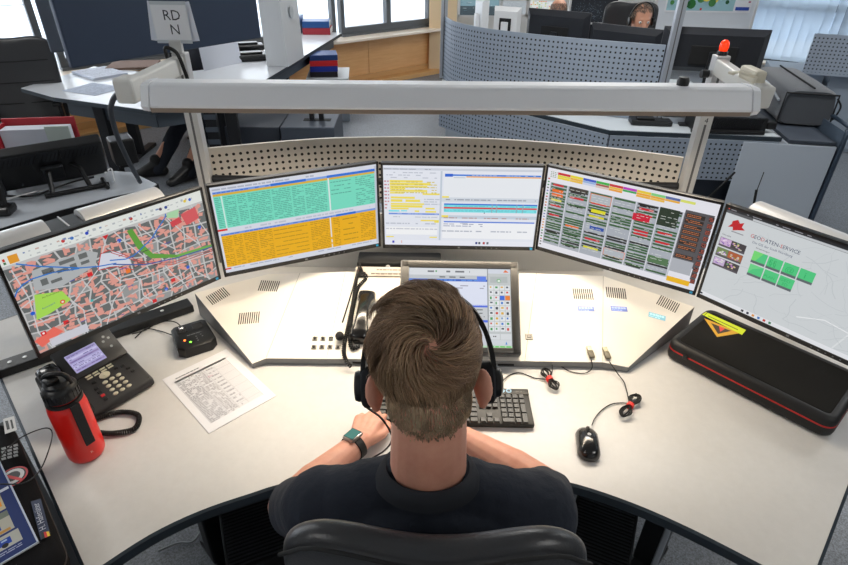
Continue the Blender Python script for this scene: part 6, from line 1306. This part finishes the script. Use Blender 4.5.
# ------------------------------------------------------------------ left rear workstation
ld = thing('workstation_desk', 'large white desk with dark edge at the window on the left', 'desk', (-2.2, 5.2, 0))
lp_ = [at(*p, .74) for p in ((21, 88), (53, 97), (150, 110.4), (188, 105), (264.7, 80), (341.5, 33))]; lpoly = [(p.x, p.y) for p in lp_] + [(-1.66, 8.0), (-1.80, 6.3), (-1.97, 5.64), (-2.35, 5.32), (-3.15, 5.60)]
q = MB(); q.prism(lpoly, .71, .74); q.build('desktop', mat('left_desk_top', (206, 210, 216), .3), ld, world=True)
P = offset_poly(lpoly, .004); Pi = offset_poly(lpoly, -.10); n = len(P); q = MB(); vs = [(x, y, .708) for x, y in P] + [(x, y, .738) for x, y in P]; q.add(vs, [(i, (i + 1) % n, (i + 1) % n + n, i + n) for i in range(n)]); q.build('edge_band', m_edge, ld, world=True)
q = MB(); A_ = Pi; 
for i in range(1, 5):
    a, b = Vector(A_[i]).to_3d(), Vector(A_[i + 1]).to_3d(); d = b - a; q.box(0, d.length, -.01, .01, .58, .709, M=TR(a.x, a.y, 0, math.atan2(d.y, d.x)))
    if i == 1 or i == 2 or i == 3 or i == 4: q.build('apron', mat('apron_slate', (70, 80, 90), .5), ld, world=True); q = MB()
for px_, py_ in ((103, 140), (232, 150), (360, 110)):
    pass
for x, y in ((-2.55, 4.45), (-1.72, 4.75), (-1.5, 6.2), (-2.75, 5.25)): q = MB(TR(x, y, 0)); q.rbox(-.04, .04, -.04, .04, 0, .709, .004); q.rbox(-.04, .04, -.30, .30, 0, .03, .004); q.build('leg', m_dark, ld, world=True)
# display seen from behind
def panel(name, a, b, h, th, m, label, cat, foot=.74):
    d = Vector((b.x - a.x, b.y - a.y, 0)); L = d.length; t = thing(name, label, cat, (a.x, a.y, foot), math.atan2(d.y, d.x)); z = a.z - foot
    q = MB(); q.rbox(0, L, 0, th, z, z + h, .01); q.build('back_cover', m, t); 
    q = MB(); q.box(.004, L - .004, th, th + .003, z + .01, z + h - .01); q.build('screen_glass', m_gloss, t)
    q = MB(); q.rbox(L * .5 - .15, L * .5 + .15, -.0, .16, 0, .015, .004); q.rbox(L * .5 - .05, L * .5 + .05, th + .004, th + .06, .014, z + h * .4, .004); q.build('stand', m_dark, t); return t
m_navy = mat('display_back_navy', (44, 58, 80), .6, bump=(700, .15, .001))
a, b = at(72.6, 68.7, 1.1), at(261.6, 38, 1.1); big = panel('large_display', a, b, .85, .05, m_navy, 'very large navy backed display standing on the white desk', 'display')
a, b = at(51, 53, 1.1), at(86, 50.5, 1.1); q = MB(TR(a.x, a.y, 0, math.atan2(b.y - a.y, b.x - a.x))); q.rbox(0, (b - a).length, 0, .05, 1.1, 1.95, .01); q.build('side_panel', mat('display_back_grey', (82, 92, 106), .6), big, world=True)
wc = thing('tapered_column', 'white tapered column standing on the white desk beside the navy display', 'column', tuple(at(285, 62, .741)))
q = MB(); B0 = [at(x, y, .7415) for x, y in ((267, 66), (288, 67), (304, 57), (285, 56))]; T0 = [Vector((b_.x * .93 - .10, b_.y * .97 + .10, 1.75)) for b_ in B0]
q.add(B0 + T0, [(0, 1, 2, 3)[::-1], (4, 5, 6, 7), (0, 1, 5, 4), (1, 2, 6, 5), (2, 3, 7, 6), (3, 0, 4, 7)]); q.build('shell', mat('column_white', (214, 218, 222), .3), wc, world=True)
q = MB(); c0 = (B0[1] * .55 + T0[1] * .45 + B0[2] * .55 + T0[2] * .45) / 2; dn = (B0[2] - B0[1]); dn.z = 0; dn.normalize(); pn = Vector((dn.y, -dn.x, 0))
for k in range(16): a_ = 2 * PI * k / 16; pass
q.lathe([(.05, 0), (.055, .004), (.045, .006)], 20, M=Matrix.Translation(c0 + pn * .012) @ pn.to_track_quat('Z', 'Y').to_matrix().to_4x4()); q.build('logo_ring', mat('ring_grey', (190, 196, 200), .4), wc, world=True)
# papers, folders
def sheet(px_, py_, w_, h_, rz, z, label, cat='paper', th=.004, col=(206, 212, 226), name='paper_sheet', lines=True):
    p = at(px_, py_, z); cv = Canvas(w_, h_, TR(p.x, p.y, z + th, rz) @ TR(0, -h_ / 2, 0, rx=-PI / 2)); cv.mb.box(-w_ / 2, w_ / 2, .0002, th, 0, h_, M=cv.M, col=col); cv.rect(0, 0, 1, 1, col); cv.up()
    if lines: cv.dashes(.1, .08, .9, .92, 14, tuple(c_ - 46 for c_ in col), .7, .3, int(px_), .05, .16, .02)
    return single(cv.mb, name, m_paper, label, cat)
sheet(100, 74, .30, .42, .9, .7412, 'stack of white sheets on the window desk near its left tip', th=.018, name='paper_stack')
sheet(94, 89, .30, .36, 1.2, .7412, 'single bluish sheet lying in front of the paper stack', th=.002, col=(186, 196, 214))
sheet(134, 66, .42, .34, .2, .7412, 'brown folder under the sign on the window desk', 'folder', .02, (120, 96, 84), 'brown_folder', False)
q = MB(); A0, B0_ = at(204, 71, .742), at(242, 62.5, .742); dx_ = (B0_ - A0); up_ = Vector((-.05, .10, .24)); q.add([A0, B0_, B0_ + up_, A0 + up_], [(0, 1, 2, 3)], col=(206, 210, 220)); q.add([A0 + Vector((0, .002, 0)), B0_ + Vector((0, .002, 0)), B0_ + up_ + Vector((0, .002, 0)), A0 + up_ + Vector((0, .002, 0))], [(3, 2, 1, 0)], col=(206, 210, 220)); single(q, 'leaning_sheet', m_paper, 'white sheet propped up in front of the navy display', 'paper')
for k, (px_, py_, lb) in enumerate(((246, 50, 'flat black device behind the propped sheet'), (250, 60, 'rounded black device beside the white column'))):
    p = at(px_, py_, .742); q = MB(TR(p.x, p.y, .742, .4)); q.rbox(-.19, .19, -.09, .09, 0, .06, .02, 3); q.rbox(-.13, .13, -.05, .05, .06, .08, .01); single(q, 'desk_device', m_black, lb, 'device')
# binders
def binder(p, w_, d_, h_, rz, m, lb):
    t = thing('lever_arch_file', lb, 'binder', tuple(p), rz, 'binders at the window desk'); q = MB(); q.rbox(-w_ / 2, w_ / 2, -d_ / 2, d_ / 2, 0, h_, .004); q.build('cover', m, t); q = MB(); q.box(-w_ / 2 + .01, w_ / 2 + .001, -d_ / 2 + .01, d_ / 2 - .01, .006, h_ - .006); q.build('pages', mat('page_white', (220, 220, 216), .8), t); return t
m_blue = mat('binder_blue', (24, 76, 140), .45); m_br = mat('binder_red', (150, 36, 50), .45)
bp = at(318, 33, .7405)
binder((bp.x, bp.y, .7412), .34, .29, .075, .05, m_br, 'dark red binder lying under the blue one on the window desk'); binder((bp.x - .01, bp.y, .817), .33, .28, .075, .10, m_blue, 'blue binder lying on top of the dark red one')
q = MB(TR(bp.x - .22, bp.y, .7412)); q.rbox(-.025, .025, -.14, .14, 0, .20, .004); single(q, 'lever_arch_file', m_blue, 'blue binder standing beside the two lying binders', 'binder', group=None)
gc = at(330, 82, .42)
t = thing('pedestal', 'light grey pedestal by the wooden parapet under the red and blue binders', 'pedestal', (-1.12, 6.72, .002), .1); q = MB(); q.rbox(-.22, .22, -.28, .28, 0, .45, .006); q.build('body', mat('pedestal_grey', (122, 132, 144), .5), t); q = MB(); q.rbox(-.23, .23, -.29, .29, .452, .475, .004); q.build('top', mat('pedestal_top', (196, 200, 204), .45), t)
for k, (m_, lb) in enumerate(((mat('binder_black', (34, 30, 38), .5), 'black binder lowest in the stack under the window desk'), (mat('binder_royal', (30, 50, 150), .45), 'blue binder second from the bottom of the stack under the window desk'), (mat('binder_scarlet', (214, 36, 44), .45), 'bright red binder in the stack under the window desk'), (mat('binder_navy', (30, 60, 120), .45), 'blue binder topmost in the stack under the window desk'))):
    binder((-1.15, 6.62, .478 + k * .058), .30, .28, .056, .12 + .03 * k, m_, lb)
# pedestals and dark posts under the desk
t = thing('pedestal', 'slate grey pedestal in front with cable slot on top', 'pedestal', (-.98, 4.88, .002), .02); q = MB(); q.rbox(-.22, .22, -.30, .28, 0, .50, .008); q.build('body', mat('ped_slate', (66, 74, 86), .5), t); q = MB(); q.box(-.06, .17, -.12, -.05, .5, .503); q.build('cable_slot', m_black_matt, t)
for x in (.01, .09): q = MB(); q.rbox(x - .02, x + .02, -.10, -.06, .503, .70, .004); q.build('post', m_dark, t)
t = thing('pedestal', 'dark grey pedestal further left with black slanted racks', 'pedestal', (-1.46, 4.95, .002), .02); q = MB(); q.rbox(-.24, .22, -.25, .25, 0, .46, .008); q.build('body', mat('ped_dark', (52, 58, 68), .5), t)
t = thing('cable_rack', 'black perforated upright cable rack under the window desk', 'rack', (-1.72, 4.52, .002), .1)
for k in range(2): q = MB(TR(k * .16, 0, 0)); q.rbox(-.045, .045, -.03, .03, 0, .70, .004); q.build('upright', m_dark, t)
for k in range(6): q = MB(TR(0, -.034, .08 + k * .10)); q.rbox(-.05, .05, -.006, .004, 0, .04, .003); q.build('bracket', mat('rack_grey', (74, 84, 96), .5), t)
# person behind the display: legs in dark trousers
JJ = dict(pelvis=V((-2.22, 5.74, .54)), belly=V((-2.23, 5.86, .72)), chest=V((-2.24, 5.93, .86)), neck=V((-2.25, 5.98, 1.03)), shL=V((-2.10, 5.96, .96)), shR=V((-2.40, 5.96, .96)), elL=V((-2.04, 5.86, .70)), elR=V((-2.46, 5.84, .70)), wrL=V((-2.12, 5.66, .66)), wrR=V((-2.34, 5.64, .66)), hdL=V((-2.14, 5.50, .65)), hdR=V((-2.30, 5.48, .65)), sleeve=1.8,
          hipL=V((-2.13, 5.64, .53)), hipR=V((-2.30, 5.64, .53)), knL=V((-1.92, 5.10, .50)), knR=V((-2.12, 5.06, .50)), anL=V((-2.05, 4.66, .12)), anR=V((-2.36, 4.74, .12)), toL=V((-2.14, 4.52, .04)), toR=V((-2.50, 4.68, .04)))
person('person in dark trousers and black shoes seated behind the navy display', (-2.22, 5.74, 0), JJ, TR(-2.25, 5.98, 1.17, PI), Mf, m_dj, m_tr, .009)
q = MB(); q.rbox(-.25, .25, -.25, .25, .36, .42, .03); q.rbox(-.03, .03, -.03, .03, .03, .36, .004); q.rbox(-.25, .25, -.03, .03, .002, .03, .01); q.rbox(-.03, .03, -.25, .25, .002, .03, .01); q.v = [(x - 2.22, y + 5.76, z) for x, y, z in q.v]; single(q, 'stool', m_black, 'black seat under the person behind the navy display', 'stool')
# black leather chair at far left
office_chair('black leather office chair at the left window', (-3.28, 4.62, 0), R(-158), 1.10, .62, .66, .48, True)

# ------------------------------------------------------------------ left middle workstation
mp = [at(*p, .74) for p in ((-60, 246), (0, 228), (60, 210), (110, 197), (150, 188.5), (157, 184), (131, 172), (60, 168), (-60, 168))]; mpoly = [(p.x, p.y) for p in mp]
md = thing('side_desk', 'pale grey desk with black edge behind the map monitor', 'desk', (-2.0, 2.75, 0))
q = MB(); q.prism(mpoly, .712, .74); q.build('desktop', mat('side_desk_top', (176, 182, 190), .35), md, world=True)
P = offset_poly(mpoly, .006); n = len(P); q = MB(); q.add([(x, y, .705) for x, y in P] + [(x, y, .739) for x, y in P], [(i, (i + 1) % n, (i + 1) % n + n, i + n) for i in range(n)]); q.build('edge_band', m_black, md, world=True)
for x, y in ((-1.75, 2.75), (-2.3, 2.7)): q = MB(TR(x, y, 0)); q.rbox(-.035, .035, -.035, .035, 0, .711, .004); q.build('leg', m_dark, md, world=True)
# tilted touch monitor from behind
tm = thing('tilted_monitor', 'black tilted monitor with vent slots seen from behind on the side desk', 'monitor', (-1.84, 2.70, .7405), R(36))
Mtm = TR(-.03, .14, .02, rx=R(30)); q = MB(Mtm); q.rbox(-.25, .25, -.03, .03, 0, .24, .008); q.build('casing', m_black, tm)
for k, (x0, x1) in enumerate(((-.225, -.055), (-.045, .045), (.055, .225))):
    q = MB(Mtm); q.box(x0, x1, -.034, -.030, .165, .232); q.build('vent_field', mat('vent_metal', (46, 48, 52), .35, .5), tm)
    for j in range(int((x1 - x0) / .018)): q = MB(Mtm @ TR(x0 + .010 + j * .018, -.034, .17) @ Matrix.Rotation(.35, 4, 'Y')); q.box(-.002, .002, -.0015, .001, 0, .052); q.build('vent_slot', m_black_matt, tm)
q = MB(Mtm); q.rbox(-.05, .05, -.055, -.03, .05, .14, .006); q.build('hinge_plate', m_dark, tm)
for s in (-1, 1): q = MB(); q.tube([(s * .045 + .0, .075, .11), (s * .07 + .02, .02, .09), (s * .085 + .02, -.06, .012)], [.013, .013, .012], 8); q.build('strut', m_black, tm)
q = MB(); q.tube([(-.10, -.075, .013), (.19, -.075, .013)], .012, 10); q.tube([(.175, -.12, .012), (.175, .02, .012)], .011, 8); q.build('foot_bar', m_black, tm, smooth=40)
q = MB(TR(.32, .20, 0)); q.rbox(-.05, .07, -.06, .06, .02, .16, .01); q.rbox(-.03, .03, -.04, .04, 0, .02, .004); q.build('side_speaker', m_black, tm)
q = MB(TR(-.30, .12, 0)); q.rbox(-.05, .05, -.07, .09, 0, .20, .012); q.build('connector_box', mat('connector_dark', (30, 34, 44), .5), tm)
q = MB(); wpt = [root_mat(tm) @ V(p) for p in ((-.26, .02, .02), (-.15, -.03, .012), (-.05, .01, .014), (.05, .04, .02), (.14, .02, .03))]; q.tube(bez(wpt, 8), .005, 6); single(q, 'monitor_cable', m_rubber, 'black cable winding behind the tilted monitor foot', 'cable', smooth=60)
for k, (a_, b_, lb, m_) in enumerate((((-.33, -.04), (-.10, .02), 'silver cable near the left phone on the side desk', m_alu), ((.20, .10), (.22, -.05), 'white cable loop right of the tilted monitor', m_white))):
    w0 = root_mat(tm); q = MB(); q.tube(bez([w0 @ V((a_[0], a_[1], .012)), w0 @ V(((a_[0] + b_[0]) / 2 + .03, a_[1] + .03, .02)), w0 @ V((b_[0], b_[1], .012))], 8), .004, 6); single(q, 'loose_cable', m_, lb, 'cable', smooth=60)
# red binder with paper behind it
rb_ = thing('document_tray', 'dark red folder box with white papers standing behind the tilted monitor', 'folder', tuple(at(54, 166, .7405)), R(10))
rw, rd_ = .36, .10; zr = .0
q = MB(); q.rbox(-rw / 2, rw / 2, 0, .012, 0, .27, .002); q.rbox(-rw / 2, -rw / 2 + .012, -.12, .0, 0, .25, .002); q.rbox(-rw / 2, rw / 2, -.12, .0, 0, .012, .002); q.build('shell', mat('folder_red', (170, 26, 42), .5), rb_)
q = MB(); q.rbox(-rw / 2 + .016, rw / 2 - .02, -.09, -.01, .013, .235, .002); q.build('paper_pad', mat('pad_white', (206, 210, 222), .8), rb_); q = MB(); q.rbox(.06, rw / 2, -.10, -.092, .013, .25, .003); q.build('index_card', mat('index_green', (196, 208, 204), .7), rb_)
dp = thing('cordless_phone', 'black cordless phone in its cradle at the left picture edge', 'telephone', tuple(at(4, 213, .7405)), R(10)); q = MB(); q.rbox(-.06, .05, -.05, .04, 0, .04, .012); q.build('cradle', m_black, dp); q = MB(TR(-.005, .005, .02, rx=-.25)); q.rbox(-.027, .027, -.014, .014, 0, .15, .008); q.build('phone_body', m_black, dp); q = MB(TR(-.005, -.011, .09, rx=-.25)); q.box(-.018, .018, -.0015, 0, .02, .055); q.build('display', mat('phone_glass', (60, 66, 70), .2), dp)
for k in range(9): q = MB(TR(-.005 - .012 + (k % 3) * .012, -.0095, .045 + (k // 3) * .014, rx=-.25)); q.box(-.004, .004, -.003, 0, 0, .008); q.build('key', m_dark, dp)
q = MB(); q.tube(bez([aty(119, 92, 2.25), aty(113, 100, 2.3), aty(111, 112, 2.35), aty(117, 135, 2.45), aty(128, 160, 2.6), aty(140, 182, 2.75)], 10), .011, 10); single(q, 'power_cable', mat('cable_slate', (58, 64, 72), .5), 'thick dark cable hanging from the left arm end towards the side desk', 'cable', smooth=60)
WORLD_E, BEAM_W, EXPO = 5.5, 13, 0
def luminaire(x, y, lb):
    t = thing('ceiling_light', lb, 'ceiling light', (x, y, ROOMH - .06)); q = MB(); q.rbox(-.65, .65, -.32, .32, .01, .059, .004); q.build('housing', m_white, t); q = MB(); q.box(-.6, .6, -.28, .28, .004, .0095); q.build('diffuser', mat('lamp_diffuser', (255, 250, 242), .5, emit=2), t)
k = 0
# ------------------------------------------------------------------ light
w = bpy.data.worlds.new('daylight'); SC.world = w; w.use_nodes = True
bgn = w.node_tree.nodes['Background']; bgn.inputs['Color'].default_value = (.86, .93, 1, 1); bgn.inputs['Strength'].default_value = WORLD_E
def area(name, loc, size, power, col, rot=(0, 0, 0), spread=PI):
    l = bpy.data.lights.new(name, 'AREA'); l.shape = 'RECTANGLE'; l.size, l.size_y = size; l.energy = power; l.color = col; l.spread = spread
    o = bpy.data.objects.new(name, l); COL.objects.link(o); o.location = loc; o.rotation_euler = rot; return o
bl = area('beam_lamp', (.08, 1.622, 1.447), (1.7, .07), BEAM_W, (1, .85, .66), (R(-6), 0, math.atan2(.05, 1.78)), R(140))
SC.view_settings.view_transform = 'Standard'; SC.view_settings.look = 'None'; SC.view_settings.exposure = EXPO; SC.view_settings.gamma = 1
try: SC.view_settings.use_curve_mapping = False
except Exception: pass
for i, (x, y, lb, pw_) in enumerate(((-3.6, 3.0, 'ceiling light above the left window desk', 30), (.8, 3.4, 'ceiling light above the perforated screen', 44), (4.4, 3.6, 'ceiling light above the cabinets on the right', 46), (-2.6, -.6, 'ceiling light behind the camera on the left', 20), (2.2, -.6, 'ceiling light behind the camera on the right', 20), (2.0, 6.6, 'ceiling light above the far workstation', 34), (-1.8, 6.8, 'ceiling light near the wooden parapet', 30))):
    luminaire(x, y, lb); area('ceiling_lamp', (x, y, ROOMH - .07), (1.2, .56), pw_, (1, .985, .955))
